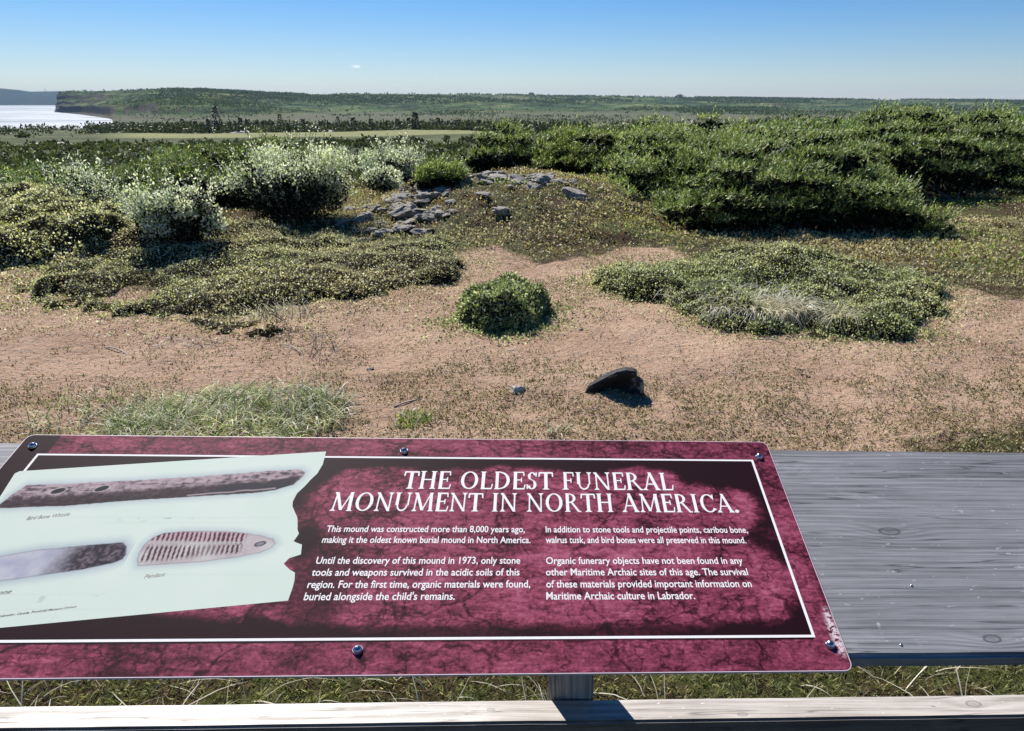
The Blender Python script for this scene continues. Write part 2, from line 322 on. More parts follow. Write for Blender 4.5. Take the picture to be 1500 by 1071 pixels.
n._in(p.inputs['Base Color'], gcol); p.inputs['Roughness'].default_value = 1; p.inputs['Specular IOR Level'].default_value = .05
n._in(p.inputs['Normal'], n.bump(n.math('ADD', a3, a2), 1, 2.0))
hills = mesh_np('hills', np.stack([hx, hy, zz], -1).reshape(-1, 3), F, m, None, False); tag(hills, kind='structure')
HILLS = (hx, hy, zz, Sg, XA)

# distant land across the bay
Xf = np.linspace(-420, 330, 220); tf = dpx(Xf); rows = []
skf = np.interp(Xf, [-420, -200, -60, 0, 25, 50, 95, 200, 330], [134, 128, 129, 130.5, 132.5, 135, 134.5, 137, 147]) + .6 * fbm(Xf * .04, 0 * Xf, 3)
for k, (rk, hf) in enumerate([(2780, -.02), (2800, .0), (2830, .25), (2870, .5), (2950, .78), (3080, 1.0), (3500, .95)]):
    ztp = 1.6 + 3080 * (150 - skf) / 1165.6
    zk = -8.4 + (ztp + 8.4) * hf + fbm(Xf * .03, Xf * 0 + k * 3.1, 4) * (4 if 0 < hf < 1 else 0); rows.append(np.stack([tf * rk, 0 * tf + rk, zk], -1))
V = np.stack(rows, 0); n1, n2 = V.shape[:2]; idx = np.arange(n1 * n2).reshape(n1, n2)
F = np.stack([idx[:-1, :-1], idx[:-1, 1:], idx[1:, 1:], idx[1:, :-1]], -1).reshape(-1, 4)
m, nt, p, out = new_mat('distant_cover'); n = N(nt); v = n.coord()
c = n.ramp(n.noise(n.map(v, (1, .3, 4)), .008, 6, .65), [(.35, (.018, .032, .018)), (.6, (.04, .055, .03)), (.75, (.10, .10, .07))])
n._in(p.inputs['Base Color'], c); p.inputs['Roughness'].default_value = 1; p.inputs['Specular IOR Level'].default_value = 0
dl = mesh_np('distant_hills', V.reshape(-1, 3), F, m, None, True); tag(dl, kind='structure')

# sea
gx = np.linspace(-4300, 1500, 60); gy = np.linspace(300, 4300, 60)
GX, GY = np.meshgrid(gx, gy); idx = np.arange(3600).reshape(60, 60)
F = np.stack([idx[:-1, :-1], idx[:-1, 1:], idx[1:, 1:], idx[1:, :-1]], -1).reshape(-1, 4)
m, nt, p, out = new_mat('sea_water'); n = N(nt); v = n.coord()
w1 = n.noise(n.map(v, (1, .45, 1)), .35, 6, .75); w2 = n.noise(v, .02, 4)
n._in(p.inputs['Base Color'], (.02, .05, .075)); n._in(p.inputs['Specular IOR Level'], n.ramp(n.noise(n.map(v, (.25, 1, 1)), .03, 7, .75), [(.40, .10), (.56, .8)])); p.inputs['IOR'].default_value = 1.36
n._in(p.inputs['Roughness'], n.ramp(w2, [(.3, .46), (.7, .50)]))
n._in(p.inputs['Normal'], n.bump(w1, .12, .6))
sea = mesh_np('sea', np.stack([GX.ravel(), GY.ravel(), GX.ravel() * 0 - 8.4], -1), F, m, None, True); tag(sea, kind='structure')

# ------------------------------------------------------------------ vegetation builders
def leaf_arrays(P, D, Nn, L, W, fold=.0):
    D = norm(D); S = norm(np.cross(D, Nn)); U = np.cross(S, D)
    L = np.asarray(L)[:, None] if np.ndim(L) else L; W = np.asarray(W)[:, None] if np.ndim(W) else W
    mid = P + D * L * .48
    V = np.stack([P, mid + S * W * .5 + U * W * fold, P + D * L, mid - S * W * .5 + U * W * fold], 1)
    return V.reshape(-1, 3)
def leaf_obj(name, V, mat, parent=None):
    k = len(V) // 4; F = np.arange(k * 4).reshape(k, 4); return mesh_np(name, V, F, mat, parent)
def rdir(k, up=0.0, spread=1.0):
    d = rng.normal(size=(k, 3)) * spread; d[:, 2] += up; return norm(d)
def leaves_at(P, Nn, size, up=.6, spread=.8, aspect=.6, var=.35, out=.5, fold=.12):
    k = len(P); D = norm(Nn * out + rng.normal(size=(k, 3)) * spread + np.array([0, 0, up]))
    N2 = norm(rng.normal(size=(k, 3)) * .7 + Nn)
    L = size * np.exp(np.clip(rng.normal(size=k), -2, 1.4) * var); return leaf_arrays(P, D, N2, L, L * aspect, fold)
def ribbons(P, H, L, w, droop, seg=4, mat=None, name='blade', parent=None, tipw=.15):
    """curved blades; P roots, H heading unit (n,3), droop bends them down"""
    k = len(P); L = np.broadcast_to(L, (k,)); w = np.broadcast_to(w, (k,)); droop = np.broadcast_to(droop, (k,))
    S = norm(np.cross(H, np.array([0, 0, 1.0]) + rng.normal(size=(k, 3)) * .4)); rows = []
    pos = P.copy(); d = H.copy()
    for i in range(seg + 1):
        wi = (w * (1 - (i / seg) ** 1.6 * (1 - tipw)))[:, None]
        rows.append(np.stack([pos - S * wi * .5, pos + S * wi * .5], 1))
        pos = pos + d * (L / seg)[:, None]; d = norm(d + np.array([0, 0, -1.0]) * (droop / seg)[:, None] + rng.normal(size=(k, 3)) * .06)
    V = np.stack(rows, 1).reshape(k, -1, 3); nv = (seg + 1) * 2
    f = np.array([[2 * i, 2 * i + 1, 2 * i + 3, 2 * i + 2] for i in range(seg)])
    F = (f[None] + (np.arange(k) * nv)[:, None, None]).reshape(-1, 4)
    return mesh_np(name, V.reshape(-1, 3), F, mat, parent)
def tubes(paths, name, mat, parent=None, sides=5):
    Vs, Fs, o = [], [], 0
    for pts, rads in paths:
        pts = np.array(pts, float)
        for i in range(len(pts)):
            d = pts[min(i + 1, len(pts) - 1)] - pts[max(i - 1, 0)]; d = d / (np.linalg.norm(d) + 1e-9)
            a = np.cross(d, [0.3, .9, .2]); a /= np.linalg.norm(a) + 1e-9; b = np.cross(d, a)
            for s_ in range(sides):
                th = 2 * math.pi * s_ / sides; Vs.append(pts[i] + rads[i] * (a * math.cos(th) + b * math.sin(th)))
            if i:
                for s_ in range(sides): Fs.append((o + (i - 1) * sides + s_, o + (i - 1) * sides + (s_ + 1) % sides, o + i * sides + (s_ + 1) % sides, o + i * sides + s_))
        o += len(pts) * sides
    return mesh_np(name, np.array(Vs), np.array(Fs), mat, parent, True)
def ell_points(k, c, r, low=-.25, shell=.35):
    """points near the surface of an ellipsoid, with outward normals"""
    d = norm(rng.normal(size=(k * 2, 3))); d = d[d[:, 2] > low][:k]
    t = 1 - rng.random(len(d)) ** 1.5 * shell
    P = np.array(c) + d * np.array(r) * t[:, None]; return P, norm(d / np.array(r))
def core_mesh(lobes, name, mat, parent, scale=.78):
    bm = bmesh.new()
    for c, r in lobes:
        res = bmesh.ops.create_icosphere(bm, subdivisions=1, radius=1)
        for v_ in res['verts']:
            j = 1 + .25 * math.sin(v_.co.x * 7 + c[0] * 5) * math.cos(v_.co.y * 6 + c[1] * 9)
            v_.co = Vector(c) + Vector((v_.co.x * r[0], v_.co.y * r[1], v_.co.z * r[2])) * scale * j
    return obj_bm(name, bm, mat, parent)
def stems(lobes, root, name, parent, n_=1, rad=.012, mat=None):
    paths = []
    for c, r in lobes:
        for _ in range(n_):
            e = np.array(c) + np.array(r) * rng.uniform(-.7, .7, 3); a = np.array(root) + rng.normal(size=3) * np.array([.08, .08, 0])
            mpt = (a + e) / 2 + rng.normal(size=3) * .04 + np.array([0, 0, -.03])
            paths.append(([a, mpt, e], [rad, rad * .7, rad * .3]))
    return tubes(paths, name, mat or M['twig'], parent, 4)

def spruce_bush(loc, env, nlobe, per, label, cat='spruce', group=None, rz=0, size=.055, lobe=(.34, .34, .10), tip=.35, name='tuckamore_spruce', wind=(.35, -.25, .05)):
    """wind-shaped krummholz: flattened shelves of short sprays over an envelope function env(u,v)->(x,y,ztop,zbot)"""
    root = empty(name, loc, rz); tag(root, label, cat, group)
    lobes = []
    lobe = (lobe[0] * .80, lobe[1] * .80, lobe[2] * .85); nlobe = int(nlobe * 1.45); per = int(per * .72)
    for _ in range(nlobe):
        x, y, z0, z1 = env(); z = z0 + (z1 - z0) * rng.random() ** .6
        s_ = rng.uniform(.7, 1.3); lobes.append(((x, y, z), (lobe[0] * s_, lobe[1] * s_, lobe[2] * s_)))
    A, B = [], []
    wv = np.array(wind)
    for c, r in lobes:
        P, Nn = ell_points(per, c, r, .05, .45); k = len(P)
        H = norm(Nn * .55 + np.array([0, 0, .30]) + wv + rng.normal(size=(k, 3)) * .5)
        ld = rng.random(k) < .10; P = P + np.where(ld, rng.uniform(.3, 2.6, k), 0)[:, None] * (H * .6 + np.array([.25, 0, .55])) * size
        for j in range(5):
            Q = P + H * (j * size * .35)[..., None] if False else P + H * (j * size * .32)
            side = norm(np.cross(H, [0, 0, 1.0]) + rng.normal(size=(k, 3)) * .25) * (1 if j % 2 else -1) * (.9 if j < 4 else .1)
            D = norm(H + side); V = leaf_arrays(Q, D, np.array([0, 0, 1.0]) + rng.normal(size=(k, 3)) * .35, size * rng.uniform(.7, 1.2, k), size * .26, .1)
            istip = rng.random(k) < (tip if j >= 2 else tip * .3)
            V = V.reshape(k, 4, 3); A.append(V[~istip]); B.append(V[istip])
    leaf_obj('foliage', np.concatenate(A).reshape(-1, 3), M['spruce'], root)
    leaf_obj('new_growth', np.concatenate(B).reshape(-1, 3), M['spruce_tip'], root)
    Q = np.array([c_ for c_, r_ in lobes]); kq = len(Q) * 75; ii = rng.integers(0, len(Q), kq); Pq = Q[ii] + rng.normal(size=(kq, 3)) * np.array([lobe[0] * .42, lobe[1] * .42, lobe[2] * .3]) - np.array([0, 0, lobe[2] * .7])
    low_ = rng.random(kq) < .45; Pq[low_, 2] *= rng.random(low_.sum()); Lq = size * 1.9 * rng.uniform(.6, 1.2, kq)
    tag(leaf_obj('shade_filler', leaf_arrays(Pq, rdir(kq), rdir(kq), Lq, Lq * .45), M['gapshade'], root), kind='stuff')  # dark blades added inside the shelves to paint their shaded gaps
    stems(lobes[::9], (0, 0, 0), 'stem', root, 1, .014)
    return root
def copy_tree(o, parent=None):
    c = o.copy(); link(c, parent)
    for ch in list(o.children):
        copy_tree(ch, c)
    return c

# ------------------------------------------------------------------ shrub mats on the sand
def grid_z(poly, H, edge, step=.05, under_edge=True):
    P = np.array(poly); x0, y0 = P.min(0) - .1; x1, y1 = P.max(0) + .1
    return x0, y0, x1, y1
def mat_thing(name, poly, H, edge, dens, leafm, size, label, cat='shrub mat', step=.05, lump=.35, drym=None, dry=0, wob=.12, up=.3, parent_fol='foliage', lumps=1.6, aspect=.62, feather=1.0, holes=0.0):
    P = np.array(poly); (x0, y0), (x1, y1) = P.min(0) - .3, P.max(0) + .3
    root = empty(name, (float(P[:, 0].mean()), float(P[:, 1].mean()), float(gz(P[:, 0].mean(), P[:, 1].mean())))); tag(root, label, cat)
    off = np.array(root.location)
    def thick(x, y):
        d = poly_sd(x, y, poly) + fbm(x, y, 3, 2.2) * wob + fbm(x + 7, y, 3, 8) * wob * .55
        t = np.clip(d / (edge * (.35 + 2.6 * feather * np.clip(fbm(x + 21, y + 3, 2, .9) + .35, 0, 1))), 0, 1); t = np.sqrt(1 - (1 - t) ** 2)
        hh = H * np.maximum(.12, 1 + lump * 1.6 * fbm(x + 5, y, 3, lumps) + .35 * fbm(x, y + 8, 3, 6) - holes * np.clip(fbm(x + 40, y, 3, 1.3) * 3, 0, 1)); return np.where(d > 0, hh * t, -.05)
    gx = np.arange(x0, x1, step); gy = np.arange(y0, y1, step); GX, GY = np.meshgrid(gx, gy, indexing='ij')
    T = thick(GX, GY); Z = gz(GX, GY) + T
    idx = np.arange(GX.size).reshape(GX.shape); F = np.stack([idx[:-1, :-1], idx[1:, :-1], idx[1:, 1:], idx[:-1, 1:]], -1).reshape(-1, 4)
    ok = (T.ravel()[F] > .03).any(1); F = F[ok]; used, inv = np.unique(F, return_inverse=True)
    V = np.stack([GX, GY, Z - .015], -1).reshape(-1, 3)[used] - off
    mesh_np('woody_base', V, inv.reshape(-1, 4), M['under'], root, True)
    area = (x1 - x0) * (y1 - y0); k = int(area * dens); X = rng.uniform(x0, x1, k); Y = rng.uniform(y0, y1, k)
    t = thick(X, Y); s_ = (t > 0) & (rng.random(k) < np.clip(t / .055, .22, 1)); X, Y, t = X[s_], Y[s_], t[s_]
    e = .02; zx = (gz0(X + e, Y) + thick(X + e, Y) - gz0(X - e, Y) - thick(X - e, Y)) / (2 * e); zy = (gz0(X, Y + e) + thick(X, Y + e) - gz0(X, Y - e) - thick(X, Y - e)) / (2 * e)
    Nn = norm(np.stack([-np.clip(zx, -3, 3), -np.clip(zy, -3, 3), np.ones_like(zx)], -1))
    slope = np.hypot(zx, zy); rep = np.clip(1 + slope * 1.4, 1, 7).astype(int)
    X = np.repeat(X, rep); Y = np.repeat(Y, rep); t = np.repeat(t, rep); Nn = np.repeat(Nn, rep, 0)
    # on steep rims spread the leaves down the side
    k = len(X); drop = rng.random(k) * (1 - Nn[:, 2]) * t * .9
    Pt = np.stack([X, Y, gz(X, Y) + t - drop], -1) - off + rng.normal(size=(k, 3)) * np.array([.012, .012, .010])
    kx = int(k * .35); Xo = rng.uniform(x0 - .2, x1 + .2, kx * 6); Yo = rng.uniform(y0 - .2, y1 + .2, kx * 6); do = poly_sd(Xo, Yo, poly) + fbm(Xo, Yo, 3, 2.2) * wob + .1 * fbm(Xo, Yo, 3, 6)
    so = (do < .02) & (rng.random(len(Xo)) < np.exp(np.minimum(do, 0) / (.05 + wob * .35)) * .8); so[np.flatnonzero(so)[kx:]] = False; Xo, Yo = Xo[so], Yo[so]; ko = len(Xo)
    Pt = np.concatenate([Pt, np.stack([Xo, Yo, gz(Xo, Yo) + rng.random(ko) * .018], -1) - off]); Nn = np.concatenate([Nn, np.tile([0, 0, 1.0], (ko, 1))]); X = np.concatenate([X, Xo]); Y = np.concatenate([Y, Yo]); k += ko
    isd = rng.random(k) < (dry * (1 + 1.5 * fbm(X, Y, 3, 1.7)))
    V = leaves_at(Pt, Nn, size, up=up, aspect=aspect).reshape(-1, 4, 3)
    leaf_obj(parent_fol, V[~isd].reshape(-1, 3), leafm, root)
    if isd.any(): leaf_obj('dry_foliage', V[isd].reshape(-1, 3), drym or M['mat_dry'], root)
    return root, thick
BANK = [(-8.2, 6.3), (-6.2, 6.35), (-5.5, 6.6), (-4.9, 7.0), (-4.5, 7.6), (-4.7, 8.4), (-5.4, 9.4), (-6.6, 10.2), (-8.6, 10.4), (-10, 8.5), (-9.6, 6.8)]
mat_thing('creeping_shrub_mat', BANK, .27, .50, 4200, M['mat_l'], .0205, 'tall yellow-green creeping shrub bank casting a black shadow at the left of the sand', step=.08, wob=.3, lump=.6)
LEFT = [(-4.9, 6.6), (-4.2, 6.0), (-3.8, 5.85), (-3.45, 5.75), (-3.2, 5.55), (-2.95, 5.85), (-2.4, 5.75), (-2.0, 6.0), (-1.6, 6.3), (-1.25, 6.7), (-1.2, 7.4), (-1.5, 8.0), (-2.2, 8.4), (-3.0, 8.5), (-4.0, 8.5), (-4.6, 8.0), (-5.0, 7.2)]
_, thL = mat_thing('creeping_shrub_mat', LEFT, .115, .30, 6400, M['mat_l'], .0150, 'wide creeping shrub mat spreading over the sand left of the small round shrub', drym=M['mat_dry'], dry=.42, step=.05, wob=.42, lump=.8, feather=1.2, holes=.55)
LEDGE = [(-3.15, 5.55), (-2.8, 5.25), (-2.55, 5.0), (-2.2, 5.1), (-1.95, 5.3), (-2.1, 5.6), (-2.5, 5.85), (-2.9, 5.95)]
mat_thing('dry_shrub_patch', LEDGE, .055, .16, 4200, M['mat_dry'], .017, 'small dry brown ledge of creeping twigs in front of the wide left shrub mat', dry=.35, drym=M['mat_l'], step=.04, wob=.30, lump=.9)
RND = [(-.535 + .34 * math.cos(a) * (1 + .06 * math.sin(3 * a)), 5.70 + .44 * math.sin(a)) for a in np.linspace(0, 2 * math.pi, 20, endpoint=False)]
mat_thing('round_shrub', RND, .275, .24, 21000, M['cushion'], .019, 'small round dark green shrub alone on the open sand', 'shrub', step=.03, wob=.12, lump=.30, feather=.15)
RIGHT = [(.2, 6.6), (.45, 6.3), (.75, 5.95), (1.0, 5.55), (1.3, 5.3), (1.75, 5.2), (2.2, 5.15), (2.45, 5.25), (2.6, 5.5), (2.9, 5.9), (3.15, 6.4), (3.0, 6.8), (2.6, 7.1), (1.9, 7.35), (1.2, 7.4), (.6, 7.2), (.3, 6.9)]
_, thR = mat_thing('low_hummock_shrub', RIGHT, .145, .36, 8800, M['cushion'], .0150, 'low green hummock with dead grass on it, right of the small round shrub', 'shrub mat', step=.05, drym=M['mat_l'], dry=.7, lump=.7, wob=.26, holes=.35)

# ------------------------------------------------------------------ heath cover, sprigs, turf (nobody could count these)
def scatter(k, x0, x1, y0, y1, wfn):
    X = rng.uniform(x0, x1, k); Y = rng.uniform(y0, y1, k); s_ = rng.random(k) < wfn(X, Y); return X[s_], Y[s_]
def gnormal(X, Y, e=.05):
    return norm(np.stack([-(gz0(X + e, Y) - gz0(X - e, Y)) / (2 * e), -(gz0(X, Y + e) - gz0(X, Y - e)) / (2 * e), np.ones_like(X)], -1))
notsand = lambda X, Y: np.clip(.15 - poly_sd(X, Y, SAND) * 2.5 + .5 * fbm(X, Y, 3, 2.2), 0, 1)
X, Y = scatter(260000, -6, 8.5, 6.8, 14.5, lambda X, Y: notsand(X, Y) * np.clip(  .62 + 2.2 * fbm(X + 3, Y, 4, 1.3), .06, 1))
o = leaf_obj('heath_cover', leaves_at(np.stack([X, Y, gz(X, Y) + rng.random(len(X)) * (.015 + .10 * np.clip(fbm(X, Y, 3, 2.6), 0, 1))], -1), gnormal(X, Y), .022, up=.25), M['heath']); tag(o, 'brown and olive crowberry heath covering the mound and the ground around it', 'heath', kind='stuff')
X, Y = scatter(150000, -3.6, 9.5, 6.3, 13.5, lambda X, Y: notsand(X, Y) * np.clip(np.where(X > 1.0, .42, -.02 + .5 * np.exp(-(((X + .8) / .8) ** 2 + ((Y - 10.5) / .55) ** 2)) + .45 * np.exp(-(((X + 2.4) / .5) ** 2 + ((Y - 9.1) / .8) ** 2)) + .25 * ((Y > 11) & (Y < 12.5))) + 2.0 * fbm(X * .7 + 13, Y * 1.5, 4, .9), 0, .95))
o = leaf_obj('lichen_cover', leaves_at(np.stack([X, Y, gz(X, Y) + .01 + rng.random(len(X)) * .02], -1), gnormal(X, Y), .022, up=.4, aspect=.8), M['lichen']); tag(o, 'pale lichen and dry moss round the mound stones and before the big spruce', 'lichen', kind='stuff')
X, Y = scatter(60000, -4, 9.5, 6.6, 13.2, lambda X, Y: notsand(X, Y) * np.clip(-.15 + 2.2 * fbm(X * .8 + 33, Y + 4, 3, .8), 0, .9))
o = leaf_obj('green_heath_cover', leaves_at(np.stack([X, Y, gz(X, Y) + .01 + rng.random(len(X)) * .04], -1), gnormal(X, Y), .024, up=.6), M['lime']); tag(o, 'yellow-green low plants in patches on the mound and the heath', 'ground cover', kind='stuff')

def sprig_w(X, Y):
    w = .26 + .6 * np.clip(fbm(X + 2, Y, 3, 1.0) + .25, 0, 1) + .85 * sstep((5.0 - Y) / 1.3) + .25 * sstep((X - 1.8) / 1.5)
    w = w * np.clip(.55 + 1.3 * fbm(X, Y, 3, 4.0), .12, 1.2)
    clear = np.exp(-(((X - .5) / .8) ** 2 + ((Y - 5.3) / .7) ** 2)) + np.exp(-(((X + 3.5) / 1.0) ** 2 + ((Y - 4.8) / .9) ** 2)) * .8 + .5 * np.exp(-(((X - 1.6) / .9) ** 2 + ((Y - 4.9) / .35) ** 2))
    return w * (1 - .85 * np.clip(clear, 0, 1))
X, Y = scatter(330000, -6.5, 5.5, 2.6, 8.4, sprig_w)
k0 = len(X); kk = 3; Xr = np.repeat(X, kk) + rng.normal(size=k0 * kk) * .009; Yr = np.repeat(Y, kk) + rng.normal(size=k0 * kk) * .009
Pq = np.stack([Xr, Yr, gz(Xr, Yr) + .001], -1)
o = leaf_obj('sand_sprigs', leaves_at(Pq, np.tile([0, 0, 1.0], (len(Pq), 1)), .0125, up=.22, spread=.8, aspect=.42), M['sprig']); tag(o, 'tiny dry sprigs and twigs dotted all over the pink sand', 'sprigs', kind='stuff')
# thin dead twigs and creeping roots on the sand
k = 900; X, Y = scatter(k * 3, -5, 4, 3.2, 7.6, lambda X, Y: .35 + .5 * (X < -1.5)); k = len(X)
a = rng.uniform(0, 2 * np.pi, k); H = np.stack([np.cos(a), np.sin(a), rng.uniform(.0, .5, k)], -1)
o = ribbons(np.stack([X, Y, gz(X, Y) + .004], -1), norm(H), rng.uniform(.04, .16, k), .004, .55, 4, M['twig'], 'dead_twigs'); tag(o, 'thin dark dead twigs lying on the sand', 'twigs', kind='stuff')

# short turf round the fence and in the lower corners
turf_w = lambda X, Y: np.clip(.30 - poly_sd(X, Y, SAND) * 1.3 + 1.0 * fbm(X, Y, 4, 2.6), 0, 1)
X, Y = scatter(120000, -2.6, 2.4, 1.2, 2.5, lambda X, Y: .85 + 0 * X)
k = len(X); a = rng.uniform(0, 2 * np.pi, k); H = norm(np.stack([np.cos(a) * .8, np.sin(a) * .8, rng.uniform(.3, 1.1, k)], -1))
V = leaf_arrays(np.stack([X, Y, gz(X, Y)], -1), H, rng.normal(size=(k, 3)), rng.uniform(.012, .034, k), rng.uniform(.002, .0042, k), .05)
X2, Y2 = scatter(190000, -6.5, 6.0, 2.5, 4.6, lambda X, Y: turf_w(X, Y) * .8)
k = len(X2); a = rng.uniform(0, 2 * np.pi, k); H = norm(np.stack([np.cos(a) * .8, np.sin(a) * .8, rng.uniform(.25, 1.0, k)], -1))
V2 = leaf_arrays(np.stack([X2, Y2, gz(X2, Y2)], -1), H, rng.normal(size=(k, 3)), rng.uniform(.014, .034, k), rng.uniform(.004, .008, k), .05)
o = leaf_obj('turf', np.concatenate([V, V2]), M['turf']); tag(o, 'short green and straw coloured turf growing round the fence', 'grass', kind='stuff')
k = 1500; X = rng.uniform(-2.4, 2.2, k); Y = rng.uniform(1.3, 2.6, k); a = rng.uniform(-.9, 2.6, k)
keep = (np.abs(X + .9) < .9) | (X > .95) | (rng.random(k) < .35); X, Y, a = X[keep], Y[keep], a[keep]; k = len(X)
H = norm(np.stack([np.cos(a), np.sin(a) * .7, rng.uniform(.2, .9, k)], -1))
o = ribbons(np.stack([X, Y, gz(X, Y)], -1), H, rng.uniform(.06, .22, k), rng.uniform(.0025, .0045, k), .9, 5, M['straw'], 'long_straw_grass'); tag(o, 'long bleached grass blades bent over the turf below the sign', 'grass', kind='stuff')

# grass clumps (each one a thing)
def grass_clump(name, c, rx, ry, k, L, label, mats=('grass', 'straw'), w=.005, droop=1.2, share=.3, up=.9, lean=(0, 0), cat='grass clump'):
    root = empty(name, (c[0], c[1], float(gz(c[0], c[1])) if len(c) < 3 else c[2])); tag(root, label, cat); off = np.array(root.location)
    for i, (mt, kk) in enumerate(zip(mats, (int(k * (1 - share)), int(k * share)))):
        r = np.sqrt(rng.random(kk)); a = rng.uniform(0, 2 * np.pi, kk); X = c[0] + rx * r * np.cos(a); Y = c[1] + ry * r * np.sin(a)
        zb = gz(X, Y) if len(c) < 3 else np.full(kk, c[2] - .03)
        b = rng.uniform(0, 2 * np.pi, kk); H = norm(np.stack([np.cos(b) * .75 + .35 * r * np.cos(a) + lean[0], np.sin(b) * .75 + .35 * r * np.sin(a) + lean[1], np.full(kk, up) * rng.uniform(.5, 1.4, kk)], -1))
        ribbons(np.stack([X, Y, zb], -1) - off, H, L * rng.uniform(.5, 1.25, kk), w * rng.uniform(.6, 1.2, kk), droop * rng.uniform(.5, 1.4, kk), 5, M[mt], 'green_blades' if i == 0 else 'dry_blades', root)
    return root
grass_clump('grass_clump', (-1.85, 3.72), .62, .42, 2600, .18, 'bushy clump of green and bleached grass behind the upper left part of the sign', droop=1.5, share=.42, w=.006)
grass_clump('grass_clump', (-2.55, 3.75), .35, .35, 420, .14, 'thin sparse grass clump at the left end of the bushy grass behind the sign', droop=1.5, share=.5)
grass_clump('grass_tuft', (-.86, 3.66), .10, .09, 160, .07, 'little green plant tuft on the sand behind the middle of the sign', ('lime', 'straw'), droop=.9, share=.25, w=.007)
grass_clump('grass_tuft', (-.08, 3.50), .06, .04, 60, .09, 'small bleached grass tuft just above the top edge of the sign', ('straw', 'sprig'), droop=1.5, share=.3)
grass_clump('dead_grass_tuft', (1.45, 5.66, .13), .40, .20, 1100, .28, 'tuft of dead grey-white grass drooping over the front of the green hummock', ('straw', 'straw'), w=.0085, droop=2.8, share=.35, up=.6, lean=(-.3, -.35), cat='grass tuft')
grass_clump('dead_grass_tuft', (2.0, 5.45, .12), .12, .1, 110, .26, 'smaller spray of bleached stalks at the hummock rim, right of the big dead tuft', ('straw', 'mat_dry'), w=.005, droop=1.7, share=.25, up=.6, lean=(-.1, -.3), cat='grass tuft')
grass_clump('grass_clump', (1.15, 6.05, .14), .4, .35, 260, .20, 'streaky bleached grass on the left shoulder of the hummock', ('straw', 'grass'), w=.006, droop=1.5, share=.5, up=.7, lean=(-.3, -.2))
grass_clump('dry_stalk_clump', (-2.15, 5.35, .12), .22, .16, 170, .20, 'dry upright stalk clump on the ledge of the left shrub mat', ('straw', 'twig'), w=.005, droop=1.0, share=.4, up=1.0)
grass_clump('dry_stalk_clump', (-1.72, 4.82), .12, .14, 40, .20, 'few dark bent stalks on the sand between the mat and the grass clump', ('twig', 'straw'), w=.005, droop=1.0, share=.3, up=1.0)
grass_clump('dry_stalk_clump', (-2.75, 5.0), .3, .1, 60, .13, 'low dark twigs half buried in sand below the left ledge', ('twig', 'straw'), w=.006, droop=.8, share=.3, up=.4)
grass_clump('green_plant', (4.75, 7.35), .28, .2, 420, .11, 'bright green leafy plant at the right edge of the heath', ('lime', 'grass'), w=.016, droop=1.2, share=.2, cat='plant')

# ------------------------------------------------------------------ willows
def willow(loc, rx, ry, h, k, label, nst=26, size=.027, group=None):
    root = empty('willow_bush', loc); tag(root, label, 'willow bush', group)
    lobes = []
    for i in range(17):
        a = rng.uniform(0, 2 * np.pi); r = math.sqrt(rng.random()) * .72
        zt_ = h * (.20 + .60 * rng.random() * (1 - .35 * r)); lobes.append(((rx * r * math.cos(a), ry * r * math.sin(a), zt_), (rx * rng.uniform(.2, .34), ry * rng.uniform(.2, .34), h * rng.uniform(.14, .24))))
    V = []
    for c, r in lobes:
        P, Nn = ell_points(int(k / 19), c, r, -.6, .75); V.append(leaves_at(P, Nn, size, up=.7, spread=.7, aspect=.55))
    paths = []
    for i in range(nst):
        a = rng.uniform(0, 2 * np.pi); r = math.sqrt(rng.random()); e = np.array([rx * r * math.cos(a) * .95, ry * r * math.sin(a) * .95, h * (1.02 - .42 * r * r) * rng.uniform(.75, 1.2)])
        b = np.array([e[0] * .25, e[1] * .25, 0]); mpt = b * .4 + e * .6 + np.array([0, 0, -.04]); paths.append(([b, mpt, e], [.008, .005, .002]))
        t = rng.uniform(.45, 1.0, 46)[:, None]; Q = np.where(t < .6, b + (mpt - b) * (t / .6), mpt + (e - mpt) * ((t - .6) / .4)) + rng.normal(size=(46, 3)) * .016
        V.append(leaves_at(Q, np.tile([0, 0, 1.0], (46, 1)), size * 1.05, up=.6, spread=.8, aspect=.5))
    leaf_obj('foliage', np.concatenate(V), M['willow'], root)
    kq = int(k * .55); dq = rdir(kq, .2) * (rng.random((kq, 1)) ** .4) * np.array([rx * .72, ry * .72, h * .36]) + np.array([0, 0, h * .34]); leaf_obj('shade_filler', leaf_arrays(dq, rdir(kq), rdir(kq), size * 1.8, size * .7), M['gapshade'], root)  # dark filler paints the shaded inside of the willow
    tubes(paths, 'stem', M['twig'], root, 4)
    return root
willow((-4.0, 7.65, float(gz(-4.0, 7.65)) + .04), .58, .45, .74, 7500, 'silvery willow bush standing lower left of the larger one', 42)
willow((-3.42, 9.3, float(gz(-3.42, 9.3))), .92, .72, 1.06, 15500, 'largest silvery willow bush, left of the stony mound', 66)
willow((-3.2, 13.9, float(gz(-3.2, 13.9))), .72, .6, .86, 7000, 'silvery willow bush behind the mound, right of the largest willow', 46, .034)
willow((-5.6, 8.9, float(gz(-5.6, 8.9)) + .12), .36, .3, .62, 500, 'thin pale willow sprout in front of the dark spruce at the left', 12)
willow((-6.3, 9.6, float(gz(-6.3, 9.6)) + .1), .40, .35, .66, 450, 'leftmost sparse willow sprout, beside the dark spruce', 12)
willow((-2.75, 11.0, float(gz(-2.75, 11.0))), .35, .35, .45, 1800, 'low willow clump between the largest willow and the mound', 14)

